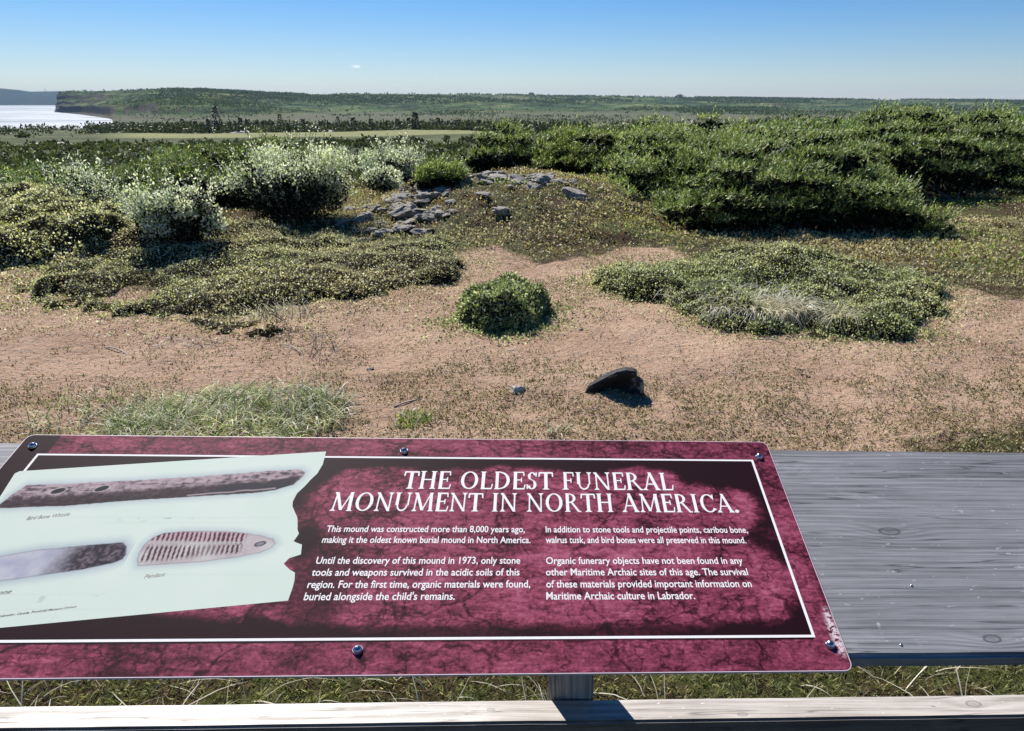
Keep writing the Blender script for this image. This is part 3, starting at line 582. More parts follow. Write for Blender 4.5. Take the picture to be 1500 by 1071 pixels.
# ------------------------------------------------------------------ wind-shaped spruces
def wedge(x0, x1, y0, y1, hf, hb, noise_=.12, low=.1):
    """front low, back high"""
    def f():
        u, v_ = rng.random(), rng.random(); x = x0 + (x1 - x0) * u; y = y0 + (y1 - y0) * v_
        e = min(1, 3.2 * min(u, 1 - u) + .35); h = (hf + (hb - hf) * math.sin(min(1, v_ * 1.25) * math.pi / 2)) * e * (1 + float(np.clip(rng.normal(), -1.3, .8)) * noise_)
        return x, y, low * h, h
    return f
g = lambda x, y: float(gz(x, y))
spruce_bush((2.65, 9.0, g(2.65, 9.3)), wedge(-1.45, 1.5, -.35, 2.7, .50, 1.02), 135, 105, 'biggest wind-flattened spruce, spreading right of the mound with a deep shaded front', tip=.45, lobe=(.34, .30, .065), size=.055)
spruce_bush((1.2, 10.6, g(1.2, 10.8)), wedge(-.55, .75, -.5, 1.5, .45, .85), 40, 100, 'light green spruce shoulder between the mound and the biggest spruce', tip=.6, lobe=(.3, .3, .10))
spruce_bush((5.6, 11.4, g(5.6, 11.6)), wedge(-1.5, 1.9, -.4, 2.6, .55, 1.15), 100, 95, 'broad spruce with layered shelves at the right, behind the heath', tip=.4, lobe=(.42, .34, .06), size=.06)
spruce_bush((.25, 15.1, g(.25, 15.1)), wedge(-1.0, 1.1, -.4, 1.6, .5, .90), 48, 90, 'dark low spruce directly behind the right half of the mound', tip=.3, lobe=(.36, .32, .08), size=.075)
spruce_bush((-1.35, 15.8, g(-1.35, 15.8)), wedge(-.8, .9, -.4, 1.5, .5, .88), 40, 90, 'dark low spruce behind the mound top, left of its neighbour', tip=.25, lobe=(.34, .32, .08), size=.075)
spruce_bush((1.9, 13.6, g(1.9, 13.6)), wedge(-1.0, 1.1, -.4, 1.8, .55, 1.08), 50, 95, 'bright topped spruce in the gap behind the light green shoulder', tip=.5, lobe=(.36, .32, .08), size=.07)
spruce_bush((-4.75, 10.2, g(-4.75, 10.2)), wedge(-.75, .95, -.4, 1.5, .42, .66), 44, 100, 'dark spruce between the two left willows with a black shaded side', tip=.2, lobe=(.34, .32, .08), size=.06)
spruce_bush((-6.3, 11.6, g(-6.3, 11.6)), wedge(-1.0, 1.0, -.4, 1.9, .25, .46), 40, 95, 'low dark spruce behind the left bank', tip=.3, lobe=(.34, .34, .10), size=.06)
spruce_bush((-7.9, 9.6, g(-7.9, 9.6)), wedge(-1.0, 1.2, -.4, 1.9, .20, .32), 36, 95, 'low green spruce at the left edge behind the yellow bank', tip=.5, lobe=(.34, .34, .10), size=.055)
sp = spruce_bush((-1.72, 10.0, g(-1.72, 10.0) - .03), wedge(-.28, .28, -.15, .25, .18, .26, .05, .55), 16, 130, 'small flat-topped spruce on top of the mound beside the stones', tip=.65, lobe=(.17, .17, .06), size=.045)
# thicket of further spruces on the right: copies of three built ones
protos = []
for i in range(3):
    protos.append(spruce_bush((9.0 + i * 2.1, 14.5 + i * 2.0, g(9 + i * 2.1, 14.5 + i * 2.0)), wedge(-1.3, 1.3, -1.0, 1.3, .6, 1.05, .16), 46, 75, ['', '', ''][i], 'spruce', 'spruces of the thicket right of the mound', size=.085, lobe=(.42, .38, .09), tip=.5))
    protos[i]['label'] = 'wind-shaped spruce in the dense thicket on the right'
spots = []
for yrow, x0_, x1_, hh in ((13.8, 3.3, 10, 1.0), (15.6, 1.6, 12, 1.08), (17.8, 1.2, 13, 1.12), (20.2, 0, 15, 1.18), (23.4, 0.2, 17, 1.22), (27.5, .8, 20, 1.25)):
    x = x0_
    while x < x1_:
        spots.append((x + rng.uniform(-.4, .4), yrow + rng.uniform(-.5, .5), hh * rng.uniform(.82, 1.08) * (1 if x > 3 else .85))); x += 1.75 + yrow * .02
SKY2 = lambda a: np.interp(a, [-.3, -.1, 0, .15, .27, .6], [214, 203, 196, 184, 165, 158])
for i, (x, y, s_) in enumerate(spots):
    d_ = y - .6; s_ = max(.35, (1.6 - d_ * (SKY2(x / y) + rng.uniform(0, 16) - 150) / 1166 - g(x, y)) / 1.22)
    c = copy_tree(protos[i % 3]); c.location = (x, y, g(x, y) - .04); c.rotation_euler = (0, 0, rng.uniform(-.7, .7)); k_ = 1 + (y - 13) * .012
    c.scale = (k_, k_, s_)
    if y < 14.4: c['label'] = ['first', 'second', 'third', 'fourth', 'fifth', 'sixth'][min(i, 5)] + ' spruce from the left in the front row of the thicket behind the biggest spruce'
# bare dead branches sticking out of the thicket
dead = [(1.9, 9.9, 1.0, .35, .10), (2.35, 9.9, .93, .42, .14), (3.6, 10.2, 1.0, .3, .1), (2.7, 13.2, 1.3, .5, .2), (4.2, 14.5, 1.45, .5, .25), (6.4, 15.2, 1.5, .4, .2), (7.8, 16.0, 1.55, .5, .3), (3.3, 17.5, 1.3, .7, .3), (9.3, 18, 1.6, .5, .3)]
for i, (x, y, z, L, dz) in enumerate(dead):
    pts = [[0, 0, 0], [L * .5, rng.uniform(-.1, .1), dz * .8], [L, rng.uniform(-.1, .1), dz + .03]]; z_ = z + g(x, y) * .4 - (.08 if i < 3 else .32)
    paths = [(pts, [.010, .007, .003])] + [([[L * u, 0, dz * u], [L * (u + .22), rng.uniform(-.12, .12), dz * u + .10]], [.005, .002]) for u in (.3, .5, .7)]
    o = tubes(paths, 'dead_branch', M['deadwood'], None, 5); o.location = (x, y, z_)
    tag(o, ['bleached dead branch on the upper left of the biggest spruce', 'longer pale dead branch near the middle of the biggest spruce', 'dead branch on the right shoulder of the biggest spruce', 'dead branch above the bright topped spruce', 'dead branch poking from the thicket behind the biggest spruce', 'dead branch in the thicket above the broad right spruce', 'dead branch on the thicket skyline at the right', 'grey dead branch in the thicket nearest the mound', 'rightmost dead branch on the thicket skyline'][i], 'branch', 'bare branches in the thicket')

# far shrubs: masses nobody could count
def shrub_mass(name, k, wfn, y0, y1, xr, hfn, mat, label, sz=.004, clump=26):
    Y = y0 * (y1 / y0) ** rng.random(k); X = (xr[0] + (xr[1] - xr[0]) * rng.random(k)) * Y; s_ = rng.random(k) < wfn(X, Y); X, Y = X[s_], Y[s_]
    k = len(X); h = hfn(X, Y); Xr = np.repeat(X, clump); Yr = np.repeat(Y, clump); hr = np.repeat(h, clump); kk = len(Xr)
    d = rdir(kk, .3); d[:, 2] = np.abs(d[:, 2]); t = rng.random(kk) ** .4; wr = hr * rng.uniform(.8, 1.2, kk)
    P = np.stack([Xr + d[:, 0] * wr * t, Yr + d[:, 1] * wr * t, gz(Xr, Yr) + d[:, 2] * hr * t], -1)
    L = sz * Yr * rng.uniform(.6, 1.4, kk); V = leaf_arrays(P, rdir(kk, .5, .8), rdir(kk, .6), L, L * .55, .1)
    o = leaf_obj(name, V, mat); tag(o, label, 'shrubs', kind='stuff'); return o
shrub_mass('heath_shrubs', 3600, lambda X, Y: np.clip(.55 + 1.6 * fbm(X, Y, 3, .12), .05, 1) * ((Y > 14.5) | (X < -3.4)), 12.5, 48, (-1.05, .12), lambda X, Y: (.08 + .13 * rng.random(len(X))) * (1 + .010 * Y), M['olive'], 'low olive green shrubs covering the flat ground behind the willows', .0042, 30)
shrub_mass('dark_shrubs', 2000, lambda X, Y: np.clip(.22 + 2.2 * fbm(X + 50, Y * 2.2, 3, .06), 0, 1) * ~((Y > 68) & (X / Y > -.62) & (X / Y < -.1)), 15, 85, (-1.05, .1), lambda X, Y: (.14 + .22 * rng.random(len(X))) * (1 + .006 * Y), M['farleaf'], 'patches of dark low shrubs across the middle distance', .0045, 34)
shrub_mass('thicket_mass', 3400, lambda X, Y: 1.0 + 0 * X, 29, 75, (-.06, 1.0), lambda X, Y: np.clip(1.6 - Y * (SKY2(X / Y) + 14 * rng.random(len(X)) - 150) / 1166 - gz0(X, Y), .3, 1.6), M['farleaf'], 'dense spruce thicket receding towards the hills on the right', .0042, 34)
shrub_mass('bright_thicket_tops', 1800, lambda X, Y: np.clip(.3 + 2 * fbm(X + 7, Y, 3, .2), 0, 1), 16, 70, (-.05, 1.0), lambda X, Y: np.clip(1.6 - Y * (SKY2(X / Y) + 14 * rng.random(len(X)) - 150) / 1166 - gz0(X, Y), .3, 1.5), M['olive'], 'yellow-green tops of the bushes in the right hand thicket', .0034, 26)
shrub_mass('plain_shrubs', 2400, lambda X, Y: np.clip(.3 + 2.2 * fbm(X, Y, 3, .02), 0, 1) * ~((Y > 70) & (Y < 118) & (X / Y > -.58) & (X / Y < -.1)), 75, 360, (-.85, .95), lambda X, Y: .7 + .9 * rng.random(len(X)), M['farleaf'], 'far dark shrubs scattered over the coastal plain', .0035, 14)

hx_, hy_, hz_, hs_, hX_ = HILLS; kk = 90000; ii = rng.integers(0, hx_.shape[0] - 1, kk); jj = rng.integers(0, hx_.shape[1] - 1, kk); ua, ub = rng.random(kk), rng.random(kk)
bil = lambda A: (A[ii, jj] * (1 - ua) + A[ii + 1, jj] * ua) * (1 - ub) + (A[ii, jj + 1] * (1 - ua) + A[ii + 1, jj + 1] * ua) * ub
wx, wy, wz, ws, wX = bil(hx_), bil(hy_), bil(hz_), bil(hs_), bil(hX_)
dens = np.clip(.22 + 2.6 * fbm(wx, wy * .7, 4, .008) + .3 * sstep((wz + 2) / 6) - .55 * (wz < -5.0), .02, 1) * (wz > -8) * (ws < 1.12) * (wX > 92) * np.where(wX < 260, .10 + .9 * np.clip((wX - 180) / 80, 0, 1), 1)
sel = rng.random(kk) < dens; wx, wy, wz = wx[sel], wy[sel], wz[sel]; kk = len(wx); wx = np.repeat(wx, 3) + rng.normal(size=kk * 3) * 1.2; wy = np.repeat(wy, 3) + rng.normal(size=kk * 3) * 1.2; wz = np.repeat(wz, 3); kk *= 3; Lw = rng.uniform(1.2, 2.6, kk) * wy / 900
o = leaf_obj('hill_woods', leaf_arrays(np.stack([wx, wy, wz], -1), rdir(kk, 1.0), rdir(kk, .3), Lw, Lw * .8, .1), M['hillwood']); tag(o, 'dark green scrub and woods covering the distant hills', 'woods', kind='stuff')
# treeline of small conifers
def conifer(h, k):
    z = rng.random(k) ** .8; a = rng.uniform(0, 2 * np.pi, k); r = (1 - z) * .26 * h * rng.uniform(.5, 1.05, k)
    P = np.stack([r * np.cos(a), r * np.sin(a), h * (.06 + .92 * z)], -1); D = np.stack([np.cos(a), np.sin(a), -.15 + 0 * a], -1)
    return leaf_arrays(P, D + rng.normal(size=(k, 3)) * .2, np.tile([0, 0, 1.0], (k, 1)) + rng.normal(size=(k, 3)) * .4, .32 + .12 * rng.random(k), .16, .1)
trees = []
for i in range(5):
    r_ = empty('spruce_tree', (0, 0, 0)); h = [2.9, 2.4, 3.6, 2.2, 2.6][i]
    tubes([([[0, 0, 0], [.03, 0, h * .5], [0, 0, h]], [.07, .045, .01])], 'trunk', M['twig'], r_, 5); leaf_obj('crown', conifer(h, 420), M['farleaf'], r_)
    trees.append(r_)
tl = 'small pointed dark spruce in the treeline beyond the pale field'
xs = [300, 312, 325, 333, 348, 357, 372, 381, 396, 407, 418, 431, 440, 455, 466, 478, 492, 505, 515, 530, 541, 556, 566, 580, 597, 604, 612, 626, 640, 655, 668, 684, 700, 240, 262, 281]
for i, X_ in enumerate(xs):
    D_ = 126 + rng.uniform(-5, 9); x = (X_ - 841.4) / 1165.6 * D_; s_ = rng.uniform(.7, 1.05)
    c = trees[i] if i < 5 else copy_tree(trees[int(rng.integers(0, 5))])
    if X_ in (325, 612): s_ = 1.2; D_ -= 3
    c.location = (x, D_, g(x, D_) - .1); c.rotation_euler = (0, 0, rng.uniform(0, 6)); c.scale = (s_, s_, s_)
    tag(c, tl, 'spruce tree', 'spruces in the treeline')
    if X_ == 325: c['label'] = 'tallest pointed spruce near the left end of the treeline'
    if X_ == 612: c['label'] = 'taller pointed spruce standing out in the right part of the treeline'
shrub_mass('treeline_mass', 1500, lambda X, Y: .9 + 0 * X, 120, 150, (-.62, .02), lambda X, Y: 1.0 + .9 * rng.random(len(X)), M['farleaf'], 'dark band of conifers and bushes beyond the pale field', .0035, 22)

# boulders and knoll tops on the skyline, pale rocks in the plain, mast on the far land
def rock_mesh(seed, sx, sy, sz, sub=2, rough=.16, cuts=7):
    r_ = random.Random(seed); bm = bmesh.new(); bmesh.ops.create_icosphere(bm, subdivisions=sub + 1, radius=1)
    planes = [(Vector((r_.gauss(0, 1), r_.gauss(0, 1), r_.gauss(0, 1))).normalized(), r_.uniform(.55, .9)) for _ in range(cuts)]
    for v_ in bm.verts:
        p_ = v_.co.copy()
        for nn, dd in planes:
            e_ = p_.dot(nn) - dd
            if e_ > 0: p_ -= nn * e_
        p_ *= 1 + rough * mnoise.noise(p_ * 2.2 + Vector((seed, 0, 0))) + rough * .4 * mnoise.noise(p_ * 6 + Vector((0, seed, 0)))
        v_.co = Vector((p_.x * sx, p_.y * sy, p_.z * sz))
    me = bpy.data.meshes.new('stone'); bm.to_mesh(me); bm.free(); return me
def rock_obj(name, me, mat, loc, rot, label, cat='rock', group=None, sc=1):
    if not me.materials: me.materials.append(mat)
    o = link(bpy.data.objects.new(name, me)); o.location = loc; o.rotation_euler = rot; o.scale = (sc, sc, sc); tag(o, label, cat, group); return o
for i, (X_, w_, h_, lab) in enumerate(((779, 10, 5.5, 'dark knob of bushes on the skyline above the centre of the hills'), (995, 14, 5, 'low dark knob on the skyline right of the centre'))):
    D_ = 1340; x = (X_ - 841.4) / 1165.6 * D_; zs = 1.6 + D_ * (150 - (140 if i == 0 else 142)) / 1165.6
    k = 240; d = rdir(k, .2); P = np.array([x, D_, zs - 1.5]) + d * np.array([w_ * .55, 4, h_]) * (rng.random((k, 1)) ** .4)
    o = leaf_obj('skyline_bush', leaf_arrays(P, rdir(k), rdir(k), 2.6, 1.8, .1), M['farleaf']); tag(o, lab, 'bush')
for X_, Y_, lab in ((337, 189, 'pale rock pair at the edge of the far field, left'), (348, 190, 'pale flat rock right beside the far rock pair'), (480, 187, 'pale rock at the far field, further right')):
    D_ = 118; x = (X_ - 841.4) / 1165.6 * D_; rock_obj('pale_boulder', rock_mesh(X_, .8, .5, .45), M['palerock'], (x, D_, g(x, D_) + .1), (0, 0, X_), lab)
x = (70 - 841.4) / 1165.6 * 3080
o = tubes([([[0, 0, -2], [0, 0, 12]], [.9, .5]), ([[-1.5, 0, 9], [1.5, 0, 9]], [.4, .4])], 'radio_mast', M['twig'], None, 5); o.location = (x, 3080, 1.6 + 3080 * 15.4 / 1165.6); tag(o, 'tiny mast standing on the blue land across the bay', 'mast')

# ------------------------------------------------------------------ stones
meshes = [rock_mesh(i + 1, 1, rng.uniform(.6, 1), rng.uniform(.25, .55), 2, .22, 11) for i in range(9)]
for me in meshes: me.materials.append(M['rock'])
big = [(-1.05, 9.75, .13, .12, .20, 'rounded grey stone at the foot of the small flat spruce'),
       (-.62, 10.15, .19, .05, .3, 'broad flat grey slab in the middle of the stones'),
       (-.70, 10.5, .16, .1, .1, 'tilted grey slab behind the broad flat one'),
       (-.85, 10.8, .18, .0, .0, 'flat slab farthest back among the mound stones'),
       (-.30, 9.75, .16, .5, .6, 'dark tilted stone with its face in shade, front middle'),
       (-.18, 10.35, .10, 1.1, .3, 'small upright pointed stone'),
       (-.02, 9.95, .17, .12, .2, 'lichen spotted stone right of the upright pointed one'),
       (.33, 10.15, .15, .05, .5, 'flat pale stone at the right end of the stones'),
       (.10, 10.4, .12, .1, 1.2, 'small flat stone behind the lichen spotted one'),
       (-.48, 9.95, .13, .2, 2.0, 'grey stone leaning on the dark tilted one'),
       (-.68, 8.95, .12, .1, .7, 'single pale stone in the heath below the stones'),
       (-.42, 8.6, .16, .3, .9, 'grey stone half sunk in the heath at the mound front'),
       (-1.3, 9.5, .12, .0, .4, 'pale flat stone in front of the small flat spruce'),
       (.42, 9.35, .20, .3, 1.0, 'dark mossy stone on the right slope of the mound'),
       (-2.45, 8.85, .2, .1, .2, 'largest pale stone slab on the left flank of the mound'),
       (-2.62, 9.4, .17, .1, 1.2, 'grey slab higher up on the left flank of the mound'),
       (-2.1, 8.2, .17, .2, .8, 'pinkish grey slab lowest on the left flank'),
       (-2.95, 8.9, .17, .3, .1, 'dark edged stone beside the largest willow')]
def place_stone(i, x, y, s_, tilt, rz, label, group=None, nm='mound_stone'):
    o = link(bpy.data.objects.new(nm, meshes[i % 9])); o.location = (x, y, g(x, y) + s_ * .12 + .008); o.rotation_euler = (tilt * .8, tilt * .4, rz); o.scale = (s_, s_, s_); tag(o, label, 'stone', group)
for i, (x, y, s_, tl_, rz, lab) in enumerate(big): place_stone(i, x - (.42 if i < 14 else -.42), y + .25, s_ * .92, tl_, rz, lab, 'stones on the mound')
for i in range(170):
    while True:
        x, y = (rng.normal(-.8, .5), rng.normal(10.3, .35)) if i < 70 else (rng.normal(-2.0, .36), rng.normal(9.3, .55))
        if all(math.hypot(x - b[0], y - b[1]) > .12 for b in big): break
    place_stone(i + 3, x, y, rng.uniform(.045, .12), rng.uniform(0, .5), rng.uniform(0, 6), *(('small grey stone among the stones on top of the mound', 'small stones on top of the mound') if i < 70 else ('small grey stone in the heath on the left flank of the mound', 'small stones on the left flank of the mound')))
for i, (x, y, s_, lab) in enumerate(((-.41, 4.77, .033, 'dark flat pebble on the sand below the round shrub'), (-.56, 4.63, .016, 'tiny dark pebble left of the flat one'), (-.62, 4.9, .02, 'small dark pebble nearest the round shrub'), (-.52, 4.95, .018, 'dark pebble right beside the one nearest the round shrub'), (-1.3, 4.5, .03, 'grey pebble on the sand left of centre'), (-.95, 5.2, .02, 'dark pebble left under the round shrub'), (.05, 5.32, .02, 'dark pebble right of the round shrub'))):
    o = link(bpy.data.objects.new('pebble', meshes[i])); o.location = (x, y, g(x, y) + s_ * .1); o.scale = (s_, s_, s_); o.rotation_euler = (.2, .1, i); tag(o, lab, 'pebble')
o = rock_obj('half_buried_stone', rock_mesh(77, .055, .04, .03), M['palerock'], (-.335, 4.07, g(-.335, 4.07) + .004), (0, 0, .3), 'pale stone half buried in the sand left of the dark rock', 'stone')
# dark rock slab, propped up on its right: lit upper rim, face in shade
bm = bmesh.new()
prof_ = [(-.175, -.02), (-.15, .030), (-.10, .065), (-.05, .100), (0, .122), (.05, .134), (.09, .132), (.115, .118), (.118, .085), (.145, .065), (.150, .02), (.15, -.02)]
K = len(prof_); lays = []
for j, (dy, sc_, lift) in enumerate([(-.075, .90, -.004), (-.06, .985, .0), (-.01, 1.0, .004), (.05, .94, -.008), (.12, .80, -.030), (.17, .55, -.07)]):
    lays.append([bm.verts.new((x_ * sc_ + .012 * mnoise.noise(Vector((x_ * 30, dy * 20, 1))), dy + .02 * (z_ / .13) * (-1.2 if j < 2 else 0) + .012 * mnoise.noise(Vector((x_ * 22, z_ * 22, j * 1.0))), max(-.02, (z_ + lift) * (1 if z_ < 0 else sc_)) + .008 * mnoise.noise(Vector((x_ * 40, dy * 30, z_ * 40))))) for x_, z_ in prof_])
for a_, b_ in zip(lays[:-1], lays[1:]):
    for i in range(K - 1): bm.faces.new((a_[i], a_[i + 1], b_[i + 1], b_[i]))
cv = bm.verts.new((.02, .045, .03)); f0 = lays[0]
for i in range(K - 1): bm.faces.new((f0[i + 1], f0[i], cv))
bm.faces.new((f0[0], f0[-1], cv)); bm.faces.new(lays[-1])
bmesh.ops.recalc_face_normals(bm, faces=bm.faces); bmesh.ops.subdivide_edges(bm, edges=bm.edges, cuts=2, use_grid_fill=True, fractal=.09)
o = obj_bm('dark_rock', bm, M['darkrock'], None, False); o.location = (.24, 4.05, g(.24, 4.05) + .004); o.scale = (1.04, .62, 1.0); tag(o, 'jagged dark rock on the open sand with a pale lit rim', 'rock')
# burrow-like holes under the mats are shadow only; a few loose sticks
for i, (x, y, L, a_, lab) in enumerate(((-3.25, 4.95, .34, -.6, 'pale curved stick lying on the sand at the left'), (-2.05, 4.98, .30, -.7, 'pale stick slanting down from the left ledge'), (.95, 9.5, .35, -.8, 'pale stick on the right slope of the mound'), (-1.0, 3.85, .28, .5, 'thin pale stick beside the little green tuft'), (1.3, 5.05, .2, -.4, 'thin root hanging from the hummock rim onto the sand'))):
    pts = [(t_ * L * math.cos(a_), t_ * L * math.sin(a_) + .03 * math.sin(t_ * 3), .012 + .008 * math.sin(t_ * 5)) for t_ in np.linspace(0, 1, 6)]
    o = tubes([(pts, [.005, .005, .0045, .004, .003, .002])], 'stick', M['deadwood'], None, 5); o.location = (x, y, g(x, y)); tag(o, lab, 'stick')

# ------------------------------------------------------------------ fence and sign
U = Vector((0.997850180437702, 0.05443674242075318, -0.036491896019011934)); Vv = Vector((-0.04264125159024482, 0.9621259971378775, 0.2692494926536771)); Nv = U.cross(Vv)
OR = Vector((-.8674, .6936, .9735)); BW, BH = 1.22, .4366
def frame(o, w=0): o.matrix_world = Matrix(((U.x, Vv.x, Nv.x, 0), (U.y, Vv.y, Nv.y, 0), (U.z, Vv.z, Nv.z, 0), (0, 0, 0, 1))); o.location = OR + Nv * w
def wood(name, dark, mid, light, axis_scale, gloss=.5, rings=26, spec=.5, knots=(), wav=.05, ww=.35):
    """grain along X"""
    m, nt, p, out = new_mat(name); n = N(nt); v = n.coord()
    g0 = n.noise(n.map(v, (.9, 7, 7)), 2.2, 4, .5, 0)
    vec = nt.nodes.new("ShaderNodeVectorMath"); vec.operation = 'MULTIPLY_ADD'
    comb = nt.nodes.new("ShaderNodeCombineXYZ"); n._in(comb.inputs[1], n.math('MULTIPLY', n.math('SUBTRACT', g0, .5), .10))
    s3 = n.sep(v); yk = s3[1]
    dy_tot = n.math('MULTIPLY', n.math('SUBTRACT', g0, .5), wav)
    for (kx, ky, kr) in knots:                          # grain flows round each knot
        ax = n.math('DIVIDE', n.math('SUBTRACT', s3[0], kx), kr * 2.6); ay = n.math('DIVIDE', n.math('SUBTRACT', s3[1], ky), kr)
        gsn = n.math('POWER', 2.718, n.math('MULTIPLY', n.math('ADD', n.math('MULTIPLY', ax, ax), n.math('MULTIPLY', ay, ay)), -.5))
        dy_tot = n.math('ADD', dy_tot, n.math('MULTIPLY', gsn, kr * 1.1))
    c3 = nt.nodes.new("ShaderNodeCombineXYZ"); n._in(c3.inputs[0], n.math('MULTIPLY', s3[0], .02)); n._in(c3.inputs[1], n.math('ADD', s3[1], dy_tot)); n._in(c3.inputs[2], n.math('MULTIPLY', s3[2], .5))
    w_ = n.wave(c3.outputs[0], rings, 3.5, 4, 1.2, 'Y')
    fine = n.noise(n.map(v, (6, 320, 320)), 1.0, 3, .6); fine2 = n.noise(n.map(v, (2.5, 90, 90)), 1.0, 3, .6); blot = n.noise(n.map(v, (1, 2, 2)), 4.5, 5, .65)
    fbig = n.noise(n.map(c3.outputs[0], (60, 30, 30)), 1.0, 6, .7); w_ = n.math('MULTIPLY', w_, n.ramp(n.noise(n.map(v, (1.2, 9, 9)), 1.0, 3), [(.35, .1), (.65, 1.2)])); f = n.math('ADD', n.math('MULTIPLY', n.math('SUBTRACT', fbig, .5), .35), n.math('MULTIPLY', w_, ww))
    f = n.math('ADD', f, n.math('ADD', n.math('MULTIPLY', fine, .60 - ww * .5), n.math('MULTIPLY', fine2, .55 - ww * .5)))
    f_unused = n.math('ADD', n.math('MULTIPLY', w_, ww), n.math('ADD', n.math('MULTIPLY', fine, .60 - ww * .5), n.math('MULTIPLY', fine2, .55 - ww * .5)))
    c = n.ramp(f, [(.32, dark), (.52, mid), (.78, light)]); c = n.mix(n.ramp(blot, [(.35, 0.0), (.7, .55)]), c, light)
    sp_ = n.noise(n.map(v, (60, 160, 160)), 1.0, 2, .6); c = n.mix(n.ramp(n.noise(n.map(v, (1.3, 42, 42), (7, 3, 1)), 1.0, 2, .5, .3), [(.488, 0.0), (.497, .75), (.506, 0.0)]), c, tuple(q_ * .35 for q_ in dark)); c = n.mix(n.ramp(sp_, [(.69, 0.0), (.74, .6)]), c, tuple(min(1, q_ * 1.6) for q_ in light))
    scf = n.noise(n.map(v, (1.6, 3, 3), (3.1, .4, 0), (0, 0, .5)), 3.2, 7, .72, .6); c = n.mix(n.ramp(scf, [(.56, 0.0), (.70, .38)]), c, tuple(min(1, q_ * 1.45) for q_ in light))
    for (kx, ky, kr) in knots:
        ax = n.math('DIVIDE', n.math('SUBTRACT', s3[0], kx), kr * 1.25); ay = n.math('DIVIDE', n.math('SUBTRACT', s3[1], ky), kr * .6)
        rr_ = n.math('SQRT', n.math('ADD', n.math('MULTIPLY', ax, ax), n.math('MULTIPLY', ay, ay))); rr_ = n.math('ADD', rr_, n.math('MULTIPLY', n.math('SUBTRACT', fine2, .5), .5))
        kf = n.ramp(rr_, [(0, .15), (.32, .75), (.42, .2), (.85, .25), (1.0, .9), (1.0, 0.0)]) if False else n.ramp(n.math('MULTIPLY', rr_, .5), [(0, .45), (.30, .25), (.42, .85), (.5, .1), (.62, 0.0)])
        c = n.mix(kf, c, tuple(q_ * .35 for q_ in mid))
    n._in(p.inputs['Base Color'], c); n._in(p.inputs['Roughness'], n.ramp(f, [(.3, gloss + .12), (.8, gloss - .05)])); p.inputs['Specular IOR Level'].default_value = spec
    n._in(p.inputs['Normal'], n.bump(f, .55, .0015))
    return m
M['plank'] = wood('weathered_plank', (.050, .049, .051), (.150, .149, .154), (.30, .298, .30), 1, .6, 34, .35, [(1.425, .047, .012), (1.36, .235, .015), (2.1, .2, .02)], .03, .16)
M['rail'] = wood('pale_rail', (.23, .19, .16), (.44, .395, .35), (.60, .56, .51), 1, .5, 16, .5, [(-.97, .030, .011), (-.905, .022, .007), (.34, .012, .008), (.77, .03, .013), (-.1, .03, .006)])
M['post'] = wood('grey_post', (.14, .115, .095), (.28, .24, .20), (.40, .36, .31), 1, .6, 22, .4)
def bevel_box(name, x0, x1, y0, y1, z0, z1, mat, parent, bev=.004, cutx=0, wob=0, segs=2):
    bm = bmesh.new(); bmesh.ops.create_cube(bm, size=1)
    for v_ in bm.verts: v_.co = Vector((x0 + (v_.co.x + .5) * (x1 - x0), y0 + (v_.co.y + .5) * (y1 - y0), z0 + (v_.co.z + .5) * (z1 - z0)))
    if cutx:
        es = [e for e in bm.edges if abs(e.verts[0].co.x - e.verts[1].co.x) > .5 * (x1 - x0)]
        bmesh.ops.subdivide_edges(bm, edges=es, cuts=cutx, use_grid_fill=True)
    bmesh.ops.bevel(bm, geom=[e for e in bm.edges if len(e.link_faces) == 2 and e.calc_face_angle() > .5], offset=bev, segments=segs, affect='EDGES')
    if wob:
        for v_ in bm.verts: v_.co += Vector((0, mnoise.noise(Vector((v_.co.x * 6, v_.co.z * 9, 1))) * wob + mnoise.noise(Vector((v_.co.x * 25, 5, 1))) * wob * .3, mnoise.noise(Vector((v_.co.x * 5, v_.co.y * 9, 7))) * wob * .4))
    o = obj_bm(name, bm, mat, parent, False); return o
fence = empty('wooden_fence', (-.0, 1.10, g(0, 1.1))); tag(fence, 'grey wooden railing with a wide tilted plank under the sign', 'fence')
def keep_world(o, Mw): o.parent = fence; o.matrix_parent_inverse = fence.matrix_world.inverted(); o.matrix_world = Mw
bpy.context.view_layer.update()
RotM = Matrix(((U.x, Vv.x, Nv.x, 0), (U.y, Vv.y, Nv.y, 0), (U.z, Vv.z, Nv.z, 0), (0, 0, 0, 1)))
pl = bevel_box('plank', -1.9, 2.9, .022, .4235, -.030, -.0035, M['plank'], None, .005, 120, .0018, 3)
keep_world(pl, Matrix.Translation(OR) @ RotM)
# two screws in the plank
for (a_, b_) in ((1.355, .135), (1.36, .037)): pass
Vh = Vector((-U.y, U.x, 0)).normalized(); Wh = U.cross(Vh).normalized()
RotR = Matrix(((U.x, Vh.x, Wh.x, 0), (U.y, Vh.y, Wh.y, 0), (U.z, Vh.z, Wh.z, 0), (0, 0, 0, 1)))
RO = Vector((-.0466, 1.0627, .60))                       # back edge of the lower rail's top face, at the post
rl = bevel_box('rail', -2.6, 2.6, 0, .0535, -.09, 0, M['rail'], None, .004, 90, .0015)
keep_world(rl, Matrix.Translation(RO - Vh * .0535) @ RotR)
M['railshade'] = wood('shaded_rail_face', (.09, .07, .055), (.15, .12, .095), (.21, .17, .14), 1, .75, 16, .1); rl.data.materials.append(M['railshade'])  # darker copy of the rail wood: shade on the front face painted in
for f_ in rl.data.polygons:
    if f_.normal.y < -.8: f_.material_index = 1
po = bevel_box('post', -.3, .62, -.0405, .0405, -.0405, .0405, M['post'], None, .004, 6, .001)
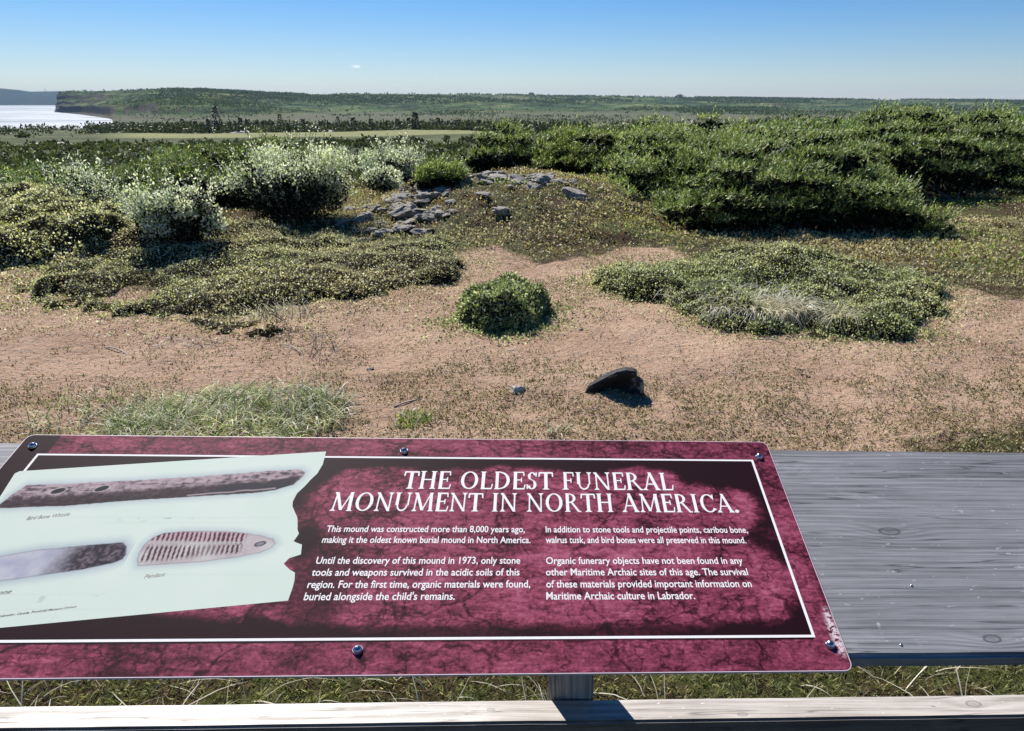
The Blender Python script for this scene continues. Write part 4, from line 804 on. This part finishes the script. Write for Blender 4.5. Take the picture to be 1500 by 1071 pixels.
Pm = Matrix(((0, 1, 0, -.006), (0, 0, 1, RO.y + .0445), (1, 0, 0, .36), (0, 0, 0, 1)))  # local X runs up
keep_world(po, Pm)
# nail and knot bumps on the plank right of the sign
M['steel'] = plain('screw_steel', (.55, .55, .56), .25, 200, .15, 0, 1.0); M['dark'] = plain('screw_recess', (.02, .02, .02), .6, 50)
M['washer'] = plain('washer_plastic', (.10, .10, .105), .35, 80)
for (a_, b_) in ((1.3516, .1335), (1.2975, .0385)):
    bm = bmesh.new(); bmesh.ops.create_uvsphere(bm, u_segments=10, v_segments=6, radius=.0022); bmesh.ops.scale(bm, verts=bm.verts, vec=(1, 1, .5))
    o = obj_bm('nail_head', bm, M['steel'], None, True); keep_world(o, Matrix.Translation(OR + U * a_ + Vv * b_ + Nv * -.0032) @ RotM)

# the sign
sign = empty('interpretive_sign'); frame(sign); tag(sign, 'maroon interpretive panel with a torn pale paper illustration, screwed to the plank', 'sign')
bpy.context.view_layer.update()
m, nt, p, out = new_mat('maroon_print'); n = N(nt); v = n.coord(); dk = n.attr('dark')
va = n.map(v, (1, 1.9, 1)); b1 = n.noise(va, 7, 8, .68, .4); b2 = n.noise(n.map(v, (1, 3.4, 1)), 30, 7, .72, .8); b3 = n.noise(v, 150, 4, .7)
crk = n.vor(n.mix(.12, n.map(v, (1, 1.5, 1)), n.noise(v, 9, 4, .6, 0, 'Color')), 8, 'DISTANCE_TO_EDGE'); crk2 = n.vor(n.mix(.06, v, n.noise(v, 22, 4, .6, 0, 'Color')), 26, 'DISTANCE_TO_EDGE')
strk = n.noise(n.map(v, (9, 1.2, 1)), 2.2, 4, .6)
f = n.math('ADD', n.math('MULTIPLY', b1, .28), n.math('ADD', n.math('MULTIPLY', b2, .42), n.math('MULTIPLY', b3, .30)))
f = n.math('SUBTRACT', f, n.math('MULTIPLY', n.ramp(crk, [(.0, .30), (.035, .0)]), .30)); f = n.math('SUBTRACT', f, n.math('MULTIPLY', n.ramp(crk2, [(.0, .5), (.05, .0)]), n.math('MULTIPLY', n.ramp(b1, [(.42, .22), (.62, .05)]), 1.0)))
f = n.math('ADD', f, n.math('MULTIPLY', n.math('SUBTRACT', strk, .5), .16))
f = n.math('SUBTRACT', f, n.math('MULTIPLY', n.math('MULTIPLY', dk, n.math('ADD', .35, n.math('MULTIPLY', b2, 1.4))), .20))
c = n.ramp(f, [(.28, (.014, .003, .006)), (.39, (.055, .009, .018)), (.46, (.150, .027, .050)), (.52, (.26, .052, .090)), (.62, (.42, .125, .185))])
c = n.mix(n.attr('chip'), c, n.mix(n.ramp(b3, [(.45, 0.0), (.5, 1.0)]), c, (.62, .5, .5)))
n._in(p.inputs['Base Color'], c); p.inputs['Roughness'].default_value = .6; p.inputs['Specular IOR Level'].default_value = .05
M['edge'] = plain('panel_edge', (.62, .50, .52), .5, 80, .1)
bm = bmesh.new(); r0 = .012; pts = []
for cx_, cy_, a0 in ((BW - r0, BH - r0, 0), (r0, BH - r0, 90), (r0, r0, 180), (BW - r0, r0, 270)):
    for k_ in range(6): a_ = R_(a0 + 18 * k_); pts.append((cx_ + r0 * math.cos(a_), cy_ + r0 * math.sin(a_)))
top = [bm.verts.new((x_, y_, .0)) for x_, y_ in pts]; bot = [bm.verts.new((x_, y_, -.0032)) for x_, y_ in pts]
bm.faces.new(bot[::-1]); bm.faces.new(top)
for i in range(len(pts)): bm.faces.new((bot[i], bot[(i + 1) % len(pts)], top[(i + 1) % len(pts)], top[i]))
obj_bm('backing_panel', bm, M['edge'], sign)
# printed face as a fine grid inset from the pale edge, carrying the print's dark areas
gx = np.linspace(.0011, BW - .0011, 330); gy = np.linspace(.0011, BH - .0011, 120); GX, GY = np.meshgrid(gx, gy, indexing='ij')
cxm = np.clip(GX, r0, BW - r0); cym = np.clip(GY, r0, BH - r0); ddx = GX - cxm; ddy = GY - cym; dd = np.hypot(ddx, ddy); k_ = np.where(dd > r0 - .0011, (r0 - .0011) / (dd + 1e-9), 1); GX = cxm + ddx * k_; GY = cym + ddy * k_
idx = np.arange(GX.size).reshape(GX.shape); F = np.stack([idx[:-1, :-1], idx[1:, :-1], idx[1:, 1:], idx[:-1, 1:]], -1).reshape(-1, 4)
face = mesh_np('printed_face', np.stack([GX, GY, GX * 0 + .0001], -1).reshape(-1, 3), F, m, sign)
IN = (.0373, 1.1855, .0485, .3905); X = GX.ravel(); Y = GY.ravel()
inside = (X > IN[0]) & (X < IN[1]) & (Y > IN[2]) & (Y < IN[3])
dr = IN[1] - X; dt = IN[3] - Y; db = Y - IN[2]; nn_ = fbm(X, Y, 4, 14)
core = ((X - .80) / .345) ** 4 + ((Y - .205) / .150) ** 4 + nn_ * .8
dark = sstep((core - 1.05) / .9) * 2.0 * (X > .45) + .9 * sstep((.03 - db) / .02) + .6 * sstep((.022 - dt) / .015)
dark += 3.2 * ((X < .47) & (Y > .34)) + 1.8 * sstep((.085 - db - .1 * X) / .03) * (X < .5) + 1.4 * np.exp(-(((X - .495) / .02) ** 2 + ((Y - .215) / .03) ** 2)) + 1.2 * np.exp(-(((X - .53) / .05) ** 2 + ((Y - .13) / .10) ** 2)) * .5
dark = np.where(inside, dark, .12 + .5 * np.clip(fbm(X, Y, 3, 6), 0, 1) + .9 * (X < .05))
at = face.data.attributes.new('dark', 'FLOAT', 'POINT'); at.data.foreach_set('value', dark.astype(np.float32))
chip = np.clip(1.6 * np.exp(-(((X - 1.213 ) / .006) ** 2 + ((Y - .055) / .035) ** 2)) + fbm(X, Y, 3, 60) * .5 - .35, 0, 1) * (np.hypot(X - 1.2, Y - .04) < .12) * (X > 1.195)
at = face.data.attributes.new('chip', 'FLOAT', 'POINT'); at.data.foreach_set('value', np.clip(chip * 2, 0, 1).astype(np.float32))
m, nt, p, out = new_mat('white_print'); n = N(nt); n._in(p.inputs['Base Color'], n.mix(n.noise(n.coord(), 90, 3), (.74, .70, .66), (.84, .82, .78))); p.inputs['Roughness'].default_value = .6; p.inputs['Specular IOR Level'].default_value = .05
M['white'] = m
M['ink'] = plain('black_print', (.035, .025, .03), .4, 60, .2)
bm = bmesh.new()
a0_, a1_, b0_, b1_ = IN; w = .0038; zf = .00016
for q in (((a0_, b1_ - w), (a1_, b1_ - w), (a1_, b1_), (a0_, b1_)), ((a0_, b0_), (a1_, b0_), (a1_, b0_ + w), (a0_, b0_ + w)), ((a0_, b0_ + w), (a0_ + w, b0_ + w), (a0_ + w, b1_ - w), (a0_, b1_ - w)), ((a1_ - w, b0_ + w), (a1_, b0_ + w), (a1_, b1_ - w), (a1_ - w, b1_ - w))):
    bm.faces.new([bm.verts.new((x_, y_, zf)) for x_, y_ in q])
obj_bm('printed_border', bm, M['white'], sign)
# torn paper illustration (flat print)
PAPER = [(.0325, .350), (.0281, .345), (.0645, .054), (.1601, .0696), (.330, .0893), (.4984, .1089), (.4990, .130), (.4982, .1421), (.4955, .1548), (.4870, .1600), (.4800, .1665), (.4766, .1700), (.4813, .1799), (.4870, .1825), (.4955, .1865), (.4925, .2043), (.4850, .2075), (.4792, .2106), (.4815, .2180), (.4832, .2247), (.4790, .2330), (.4773, .2404), (.4730, .2560), (.4648, .2701), (.4600, .2790), (.4581, .2883), (.4590, .2983), (.4600, .3060), (.4679, .3219), (.4729, .3355), (.4800, .3500), (.4821, .3635), (.4835, .3700), (.4819, .4017)]
m, nt, p, out = new_mat('paper_print'); n = N(nt); v = n.coord(); pc = n.mix(n.noise(v, 9, 3), (.52, .59, .495), (.58, .63, .54))
n._in(p.inputs['Base Color'], pc); p.inputs['Roughness'].default_value = .6; p.inputs['Specular IOR Level'].default_value = .05; M['paper'] = m
bm = bmesh.new(); f_ = bm.faces.new([bm.verts.new((x_, y_, .0002)) for x_, y_ in PAPER]); bmesh.ops.triangulate(bm, faces=[f_]); bmesh.ops.recalc_face_normals(bm, faces=bm.faces)
for f_ in bm.faces:
    if f_.normal.z < 0: f_.normal_flip()
obj_bm('paper_illustration', bm, M['paper'], sign)
m, nt, p, out = new_mat('picture_print'); n = N(nt); v = n.coord(); pc = n.mix(n.noise(v, 9, 3), (.52, .59, .495), (.58, .63, .54))
ca = n.attr('art', 'Color'); al = n.attr('amount')
n._in(p.inputs['Base Color'], n.mix(al, pc, ca)); p.inputs['Roughness'].default_value = .6; p.inputs['Specular IOR Level'].default_value = .05; M['art'] = m
def picture(name, x0, x1, y0, y1, fn, step=.0011):
    gx = np.arange(x0, x1, step); gy = np.arange(y0, y1, step); GX, GY = np.meshgrid(gx, gy, indexing='ij')
    ok_ = poly_sd(GX, GY, PAPER) > .003
    idx = np.arange(GX.size).reshape(GX.shape); F = np.stack([idx[:-1, :-1], idx[1:, :-1], idx[1:, 1:], idx[:-1, 1:]], -1).reshape(-1, 4); F = F[ok_.ravel()[F].all(1)]
    o = mesh_np(name, np.stack([GX, GY, GX * 0 + .00024], -1).reshape(-1, 3), F, M['art'], sign)
    col, al_ = fn(GX.ravel(), GY.ravel()); a = o.data.attributes.new('art', 'FLOAT_COLOR', 'POINT'); a.data.foreach_set('color', np.concatenate([np.clip(col * np.array([.72, .66, .62]), 0, 1), np.ones((len(col), 1))], 1).astype(np.float32).ravel())
    a = o.data.attributes.new('amount', 'FLOAT', 'POINT'); a.data.foreach_set('value', np.clip(al_, 0, 1).astype(np.float32)); return o
C3 = lambda *a: np.array(a, float)
lerp = lambda a, b, t: a + (b - a) * t[:, None]
HALO = C3(.42, .52, .62)
def compose(x, y, sdv, col, halo=.020, ha=.55, soft=.0010):
    ins = sstep((sdv + soft) / (2 * soft)); h = np.clip(1 + sdv / halo, 0, 1) ** 1.5 * ha; h = np.where(sdv < 0, h, 0)
    return np.where(ins[:, None] > 0, lerp(np.tile(HALO, (len(x), 1)), col, ins), HALO), np.maximum(ins, h)
WH = [(.0476, .2985), (.060, .3205), (.1179, .3240), (.2139, .3320), (.3111, .3425), (.4105, .3555), (.4516, .3590), (.4605, .3523), (.4610, .3446), (.4497, .3247), (.4274, .3127), (.4037, .3066), (.326, .2988), (.2309, .2896), (.1393, .2778), (.0548, .2718), (.0440, .2730), (.0420, .2760)]
def whistle(x, y):
    s_ = poly_sd(x, y, WH) + .0012 * fbm(x, y, 3, 120); axis = .296 + (x - .05) * .118; t = (y - axis) / .022
    n_ = fbm(x * 1, y * 5, 4, 90); n2_ = fbm(x, y, 4, 200)
    l = np.clip(.50 + .42 * t + .9 * n_ + .8 * n2_, 0, 1)
    col = lerp(np.tile(C3(.07, .045, .06), (len(x), 1)), np.tile(C3(.52, .43, .47), (len(x), 1)), l)
    lowd = sstep((-t - .15 + .35 * n_) / .35); col = lerp(col, np.tile(C3(.035, .022, .03), (len(x), 1)), lowd * .85)
    DK = [(.300, .3000), (.3235, .3075), (.3436, .3208), (.3671, .3275), (.4037, .3250), (.4165, .3340), (.4554, .3440), (.445, .3232), (.4274, .3150), (.4029, .3120), (.374, .3080), (.34, .3040)]
    d_ = sstep((poly_sd(x, y, DK) + .0015 * fbm(x, y, 3, 90) + .001) / .002); col = lerp(col, np.tile(C3(.03, .03, .045), (len(x), 1)), d_ * .95)
    lip = np.exp(-((y - (.3035 + (x - .32) * .12) - .002 * fbm(x, y, 2, 50)) / .0012) ** 2) * (x > .30) * (x < .425); col = lerp(col, np.tile(C3(.60, .52, .55), (len(x), 1)), lip * .8)
    for hx_, hy_ in ((.1101, .3080), (.1706, .3135)):
        ds = 1 - np.hypot((x - hx_) / .0100, (y - hy_ - (x - hx_) * .3) / .0062); hf = sstep(ds / .18); rim = sstep((ds + .3) / .2) * (1 - hf); col = lerp(col, np.tile(C3(.62, .58, .58), (len(x), 1)), rim * .6); col = lerp(col, np.tile(C3(.02, .03, .03), (len(x), 1)), hf)
    col = lerp(col, np.tile(C3(.03, .02, .03), (len(x), 1)), .8 * np.exp(-((y - .3185) / .0011) ** 2) * (x > .062) * (x < .088))
    return compose(x, y, s_, col, .016, .6)
TU = [(.050, .172), (.0968, .1835), (.1438, .1952), (.2469, .2085), (.2552, .2010), (.2607, .186), (.2598, .1780), (.2480, .1700), (.2147, .1598), (.1204, .1407), (.060, .128)]
def tusk(x, y):
    s_ = poly_sd(x, y, TU) + .001 * fbm(x, y, 3, 90); t = sstep((x - .155 + .012 * fbm(x, y, 3, 25)) / .045); n_ = fbm(x, y, 5, 70)
    light = lerp(np.tile(C3(.44, .48, .60), (len(x), 1)), np.tile(C3(.58, .62, .70), (len(x), 1)), np.clip(.5 + n_, 0, 1))
    darkc = lerp(np.tile(C3(.03, .025, .04), (len(x), 1)), np.tile(C3(.20, .17, .21), (len(x), 1)), np.clip(.30 + 1.2 * fbm(x, y, 3, 260) + .5 * n_, 0, 1))
    col = lerp(light, darkc, t); edge = np.exp(-(s_ / .0014) ** 2); col = lerp(col, np.tile(C3(.10, .09, .13), (len(x), 1)), edge * .7)
    c_, a_ = compose(x, y, s_, col, .018, .75); return c_, a_
PE = [(.2847, .1665), (.2790, .1760), (.2765, .1880), (.2765, .2039), (.2840, .2175), (.2953, .2254), (.3200, .2285), (.3508, .2295), (.3938, .2278), (.4286, .2219), (.4498, .2150), (.4560, .2068), (.4525, .1980), (.4382, .1894), (.4085, .1809), (.3698, .1737), (.3259, .1695), (.2955, .1668)]
def pendant(x, y):
    s_ = poly_sd(x, y, PE) + .0008 * fbm(x, y, 3, 90); n_ = fbm(x, y, 4, 60)
    col = lerp(np.tile(C3(.50, .44, .46), (len(x), 1)), np.tile(C3(.66, .68, .66), (len(x), 1)), np.clip(.55 + n_, 0, 1))
    pink = sstep((y - .208 + .01 * n_) / .006) * (1 - sstep((x - .405) / .01)); col = lerp(col, np.tile(C3(.58, .36, .43), (len(x), 1)), pink * .6)
    ph = (x + .12 * (y - .2) + .0018 * fbm(x, y, 2, 60) + .003 * (y > .204)) / .0064; st = sstep((np.sin(2 * np.pi * ph) + .10 + .7 * fbm(x, y, 2, 45)) / .3)
    up_ = np.exp(-((y - (.2195 - (x - .3) * .02)) / .0085) ** 4); lo_ = np.exp(-((y - (.188 + np.clip(x - .30, 0, 1) * .09)) / (.0135 - .045 * np.clip(x - .30, 0, .1))) ** 4)
    lim = (1 - sstep((x - .408) / .006)) * sstep((x - .280) / .006); fade = 1 - .55 * np.exp(-((x - .365) / .03) ** 2) * (y < .21)
    col = lerp(col, np.tile(C3(.07, .015, .035), (len(x), 1)), np.clip(st * np.maximum(up_, lo_ * fade) * 1.5, 0, 1) * lim * .97)
    edge = np.exp(-(s_ / .0012) ** 2); col = lerp(col, np.tile(C3(.16, .10, .14), (len(x), 1)), edge * np.where(x < .30, 1.0, .8))
    ds = 1 - np.hypot((x - .4346) / .0075, (y - .2055 - (x - .4346) * .25) / .0045); col = lerp(col, np.tile(C3(.10, .09, .12), (len(x), 1)), sstep((ds + .12) / .1)); col = lerp(col, np.tile(C3(.26, .28, .30), (len(x), 1)), sstep((ds - .25) / .2))
    return compose(x, y, s_, col, .014, .6)
picture('whistle_picture', .030, .476, .2555, .376, whistle)
picture('pendant_picture', .266, .474, .152, .2445, pendant)
picture('tusk_picture', .060, .2655, .120, .2255, tusk)
def smudge(x, y):
    b = np.clip(3.0 * fbm(x, y, 5, 90) - .45, 0, 1) * (np.exp(-(((x - .28) / .05) ** 2 + ((y - .262) / .012) ** 2)) + .0) * 1.6; return np.tile(C3(.25, .30, .28), (len(x), 1)), b
picture('paper_smudges', .20, .42, .2448, .2553, smudge)
def smudge2(x, y):
    b = np.clip(2.6 * fbm(x + 1, y, 5, 80) - .3, 0, 1) * np.exp(-(((x - .21) / .05) ** 2 + ((y - .112 - (x - .2) * .15) / .012) ** 2)) * .9; return np.tile(C3(.28, .34, .31), (len(x), 1)), b
picture('paper_smudges', .15, .30, .0965, .1195, smudge2)

def text_line(txt, x, y, width, capH, mat, bold=.0, shear=0, rot=0, z=.0003, squeeze=None):
    cu = bpy.data.curves.new('t', 'FONT'); cu.body = txt; cu.size = capH / .727; cu.shear = shear; cu.offset = bold; cu.fill_mode = 'FRONT' if hasattr(cu, 'fill_mode') else cu.fill_mode
    cu.resolution_u = 3
    to = bpy.data.objects.new('t', cu); scene.collection.objects.link(to); bpy.context.view_layer.update()
    me = bpy.data.meshes.new_from_object(to.evaluated_get(bpy.context.evaluated_depsgraph_get())); bpy.data.objects.remove(to); bpy.data.curves.remove(cu)
    co = np.empty(len(me.vertices) * 3, np.float32); me.vertices.foreach_get('co', co); co = co.reshape(-1, 3); mn, mx = co[:, 0].min(), co[:, 0].max()
    xs_ = (co[:, 0] - mn) * (width / (mx - mn)); ys_ = co[:, 1]; cr_, sr_ = math.cos(rot), math.sin(rot)
    out_ = np.stack([x + xs_ * cr_ - ys_ * sr_, y + xs_ * sr_ + ys_ * cr_, np.full(len(co), z)], -1).astype(np.float32)
    me.vertices.foreach_set('co', out_.ravel()); me.materials.clear(); me.materials.append(mat); me.update()
    o = bpy.data.objects.new('lettering', me); link(o, sign); return o
LN = [("This mound was constructed more than 8,000 years ago,", .5202, .2283, .2860), ("making it the oldest known burial mound in North America.", .5190, .2077, .2957),
      ("Until the discovery of this mound in 1973, only stone", .5193, .1700, .2812), ("tools and weapons survived in the acidic soils of this", .5184, .1494, .2815),
      ("region. For the first time, organic materials were found,", .5177, .1291, .2970), ("buried alongside the child's remains.", .5179, .1094, .1968),
      ("In addition to stone tools and projectile points, caribou bone,", .8368, .2283, .3023), ("walrus tusk, and bird bones were all preserved in this mound.", .8365, .2080, .2953),
      ("Organic funerary objects have not been found in any", .8366, .1696, .2814), ("other Maritime Archaic sites of this age. The survival", .8363, .1494, .2845),
      ("of these materials provided important information on", .8365, .1289, .2847), ("Maritime Archaic culture in Labrador.", .8363, .1091, .2018)]
for t_, x_, y_, w_ in LN: text_line(t_, x_, y_, w_, .0128, M['white'], .00022)
sl_ = math.atan(.165)
text_line("Bird Bone Whistle", .0955, .2490, .0560, .0072, M['ink'], .0001, .35, sl_, .0003)
text_line("Pendant", .3010, .1450, .0262, .0072, M['ink'], .0001, .35, sl_, .0003)
text_line("stone", .1215, .1180, .0235, .0072, M['ink'], .0001, .35, sl_, .0003)
text_line("Labrador, Canada, Provincial Museum Division", .1500, .0850, .0880, .0036, M['ink'], .00006, .35, sl_, .0003)

# title: serif capitals built stroke by stroke (unit cap height)
TH, TN = .165, .062                                   # thick and thin stroke widths
def Sx(x, y, w=.30, d=0): return ('s', x, y, w)
def ST(x0, y0, x1, y1, w): return ('l', x0, y0, x1, y1, w)
def AR(cx_, cy_, rx_, ry_, a0, a1, wt, wn): return ('a', cx_, cy_, rx_, ry_, a0, a1, wt, wn)
G_ = {
 'T': (.80, [ST(.40, 0, .40, .97, TH), ST(.04, .95, .76, .95, TN * 1.3), ST(.06, .97, .04, .72, TN * 1.2), ST(.74, .97, .76, .72, TN * 1.2), Sx(.40, 0, .36)]),
 'H': (.95, [ST(.20, 0, .20, 1, TH), ST(.75, 0, .75, 1, TH), ST(.2, .52, .75, .52, TN), Sx(.2, 0), Sx(.2, 1), Sx(.75, 0), Sx(.75, 1)]),
 'E': (.74, [ST(.20, 0, .20, 1, TH), ST(.1, .965, .64, .965, TN * 1.2), ST(.2, .53, .52, .53, TN), ST(.1, .035, .68, .035, TN * 1.2), ST(.63, .99, .65, .76, TN), ST(.52, .66, .52, .40, TN * .9), ST(.66, .02, .71, .27, TN)]),
 'O': (1.02, [AR(.51, .5, .445, .50, 0, 360, TH, TN)]),
 'L': (.72, [ST(.20, 0, .20, 1, TH), Sx(.2, 1), ST(.1, .035, .64, .035, TN * 1.2), ST(.63, .02, .69, .30, TN)]),
 'D': (.95, [ST(.20, 0, .20, 1, TH), AR(.36, .5, .50, .485, -90, 90, TH, TN), ST(.08, .97, .38, .97, TN * 1.1), ST(.08, .03, .38, .03, TN * 1.1)]),
 'S': (.66, [AR(.34, .745, .225, .235, 20, 235, TH * .85, TN), AR(.32, .27, .245, .26, -160, 62, TH * .95, TN), ST(.22, .60, .45, .46, TH), ST(.555, .97, .545, .72, TN), ST(.09, .03, .085, .29, TN)]),
 'F': (.70, [ST(.20, 0, .20, 1, TH), ST(.1, .965, .62, .965, TN * 1.2), ST(.2, .52, .50, .52, TN), ST(.61, .99, .63, .75, TN), ST(.50, .64, .50, .39, TN * .9), Sx(.2, 0, .34)]),
 'U': (.95, [ST(.20, .32, .20, 1, TH), ST(.77, .30, .77, 1, TN * 1.3), AR(.475, .33, .28, .33, 180, 360, TN * 1.3, TN * 1.4), Sx(.2, 1), Sx(.77, 1, .26)]),
 'N': (.98, [ST(.19, 0, .19, 1, TN * 1.2), ST(.14, 1, .80, .0, TH), ST(.80, 0, .80, 1, TN * 1.2), Sx(.19, 0, .26), Sx(.8, 1, .26), Sx(.13, 1, .16)]),
 'R': (.90, [ST(.20, 0, .20, 1, TH), AR(.36, .74, .28, .235, -90, 90, TH * .9, TN), ST(.1, .97, .38, .97, TN), ST(.2, .51, .38, .51, TN), ST(.42, .51, .78, .02, TH), ST(.74, .025, .90, .025, TN), Sx(.2, 0)]),
 'A': (.92, [ST(.13, 0, .46, 1.02, TN * 1.2), ST(.44, 1.02, .77, 0, TH), ST(.22, .34, .64, .34, TN), Sx(.13, 0, .26), Sx(.78, 0, .30)]),
 'M': (1.18, [ST(.17, 0, .22, 1, TN * 1.2), ST(.20, 1, .58, .05, TH), ST(.58, .05, .95, 1, TN * 1.2), ST(.95, 1, 1.0, 0, TH), Sx(.17, 0, .26), Sx(1.0, 0, .30), Sx(.16, 1, .16), Sx(1.0, 1, .14)]),
 'I': (.42, [ST(.21, 0, .21, 1, TH), Sx(.21, 0), Sx(.21, 1)]),
 'C': (.92, [AR(.53, .5, .43, .50, 42, 318, TH, TN), ST(.83, .98, .82, .70, TN), ST(.83, .22, .86, .12, TN)]),
 '.': (.30, [('d', .13, .07, .085)]),
}
def title(txt, x0, x1, y0, capH, space=.42):
    tot = sum(space if ch == ' ' else G_[ch][0] for ch in txt); sx = (x1 - x0) / tot; cx_ = 0
    r_ = random.Random(5)
    wsc = sx / capH
    for word in txt.split(' '):
        bm = bmesh.new(); zc = [0]
        def quad(P4):
            zc[0] += 1; z = .0003 + .000006 * (zc[0] % 14)
            vs = [bm.verts.new((x0 + (cx_ + a_) * sx, y0 + b_ * capH, z)) for a_, b_ in P4]; f_ = bm.faces.new(vs); f_.normal_update()
            if f_.normal.z < 0: f_.normal_flip()
        for ch in word:
            wd, els = G_[ch]; jit = r_.uniform(-.012, .012)
            for e_ in els:
                if e_[0] == 'l':
                    _, ax, ay, bx, by, w_ = e_; w_ *= 1.0 + r_.uniform(-.06, .06)
                    dx, dy = bx - ax, by - ay; L_ = math.hypot(dx, dy); px_, py_ = -dy / L_ * w_ / 2, dx / L_ * w_ / 2
                    if abs(dx) > .9 * L_ : P4 = [(ax, ay - w_ / 2), (bx, by - w_ / 2), (bx, by + w_ / 2), (ax, ay + w_ / 2)]; quad(P4)
                    else: P4 = [(ax - px_ * 1, ay - py_ * 0), (bx - px_, by), (bx + px_, by), (ax + px_, ay)]; quad([(ax - abs(px_), ay), (ax + abs(px_), ay), (bx + abs(px_), by), (bx - abs(px_), by)])
                elif e_[0] == 's':
                    _, ax, ay, w_ = e_; t_ = .055; s__ = 1 if ay < .5 else -1
                    quad([(ax - w_ / 2, ay), (ax + w_ / 2, ay), (ax + w_ / 2, ay + s__ * t_ * .6), (ax - w_ / 2, ay + s__ * t_ * .6)])
                    quad([(ax - w_ * .42, ay + s__ * t_ * .4), (ax + w_ * .42, ay + s__ * t_ * .4), (ax + w_ * .16, ay + s__ * t_ * 2.2), (ax - w_ * .16, ay + s__ * t_ * 2.2)])
                elif e_[0] == 'a':
                    _, ccx, ccy, rx_, ry_, a0, a1, wt, wn_ = e_; K_ = max(8, int(abs(a1 - a0) / 12)); prev = None
                    for i in range(K_ + 1):
                        a_ = R_(a0 + (a1 - a0) * i / K_); th_ = wn_ + (wt - wn_) * abs(math.cos(a_)) ** 1.3
                        o_ = (ccx + rx_ * math.cos(a_), ccy + ry_ * math.sin(a_)); i_ = (ccx + (rx_ - th_) * math.cos(a_), ccy + (ry_ - th_ * (.9 if abs(math.sin(a_)) > .7 else 1)) * math.sin(a_))
                        if prev: quad([prev[0], o_, i_, prev[1]])
                        prev = (o_, i_)
                elif e_[0] == 'd':
                    quad([(e_[1] + e_[3] * 1.25 * math.cos(a_), e_[2] + e_[3] * math.sin(a_)) for a_ in np.linspace(0, 2 * math.pi, 12, endpoint=False)])
            cx_ += wd
        cx_ += space
        obj_bm('lettering', bm, M['white'], sign)
title('THE OLDEST FUNERAL', .6150, 1.0415, .3170, .0398)
title('MONUMENT IN NORTH AMERICA.', .5150, 1.1370, .2695, .0392)
# screws
for i, (a_, b_) in enumerate([(.0216, .4080), (.6067, .4040), (1.1977, .3975), (1.2010, .0370), (.6023, .0345), (.2, -1)]):
    if b_ < 0: continue
    bm = bmesh.new(); bmesh.ops.create_uvsphere(bm, u_segments=18, v_segments=10, radius=.0056)
    bmesh.ops.delete(bm, geom=[v_ for v_ in bm.verts if v_.co.z < -.001], context='VERTS')
    bmesh.ops.scale(bm, verts=bm.verts, vec=(1, 1, .85))
    for v_ in bm.verts:
        if v_.co.z < 0: v_.co.z = 0
    o = obj_bm('screw', bm, M['steel'], sign, True); o.location = (a_, b_, .0018)
    bm = bmesh.new(); bmesh.ops.create_cone(bm, cap_ends=True, segments=20, radius1=.0068, radius2=.0062, depth=.0016); w_ = obj_bm('washer', bm, M['steel'], o); w_.location = (0, 0, -.0004)
    bm = bmesh.new(); bmesh.ops.create_cube(bm, size=1)
    for v_ in bm.verts: v_.co = Vector((v_.co.x * .0042, v_.co.y * .0011, v_.co.z * .0012))
    r2_ = bmesh.ops.create_cube(bm, size=1)
    for v_ in r2_['verts']: v_.co = Vector((v_.co.x * .0011, v_.co.y * .0042, v_.co.z * .00118))
    s_ = obj_bm('screw_slot', bm, M['dark'], o); s_.location = (0, 0, .0047); s_.rotation_euler = (0, 0, i * .9)

# ------------------------------------------------------------------ air
bm = bmesh.new(); bmesh.ops.create_cube(bm, size=1)
X0, X1, Y0, Y1, Z0, Z1 = -4600, 4600, -60, 4600, -11.0, 62.0
for v_ in bm.verts: v_.co = Vector((X0 + (v_.co.x + .5) * (X1 - X0), Y0 + (v_.co.y + .5) * (Y1 - Y0), Z0 + (v_.co.z + .5) * (Z1 - Z0)))
m = bpy.data.materials.new('haze'); m.use_nodes = True; nt = m.node_tree; nt.nodes.clear(); out = nt.nodes.new("ShaderNodeOutputMaterial")
pv = nt.nodes.new("ShaderNodeVolumePrincipled"); pv.inputs['Color'].default_value = (.55, .74, 1, 1); pv.inputs['Density'].default_value = .00012; nt.links.new(pv.outputs[0], out.inputs['Volume'])
hz = obj_bm('haze', bm, m); tag(hz, kind='stuff')
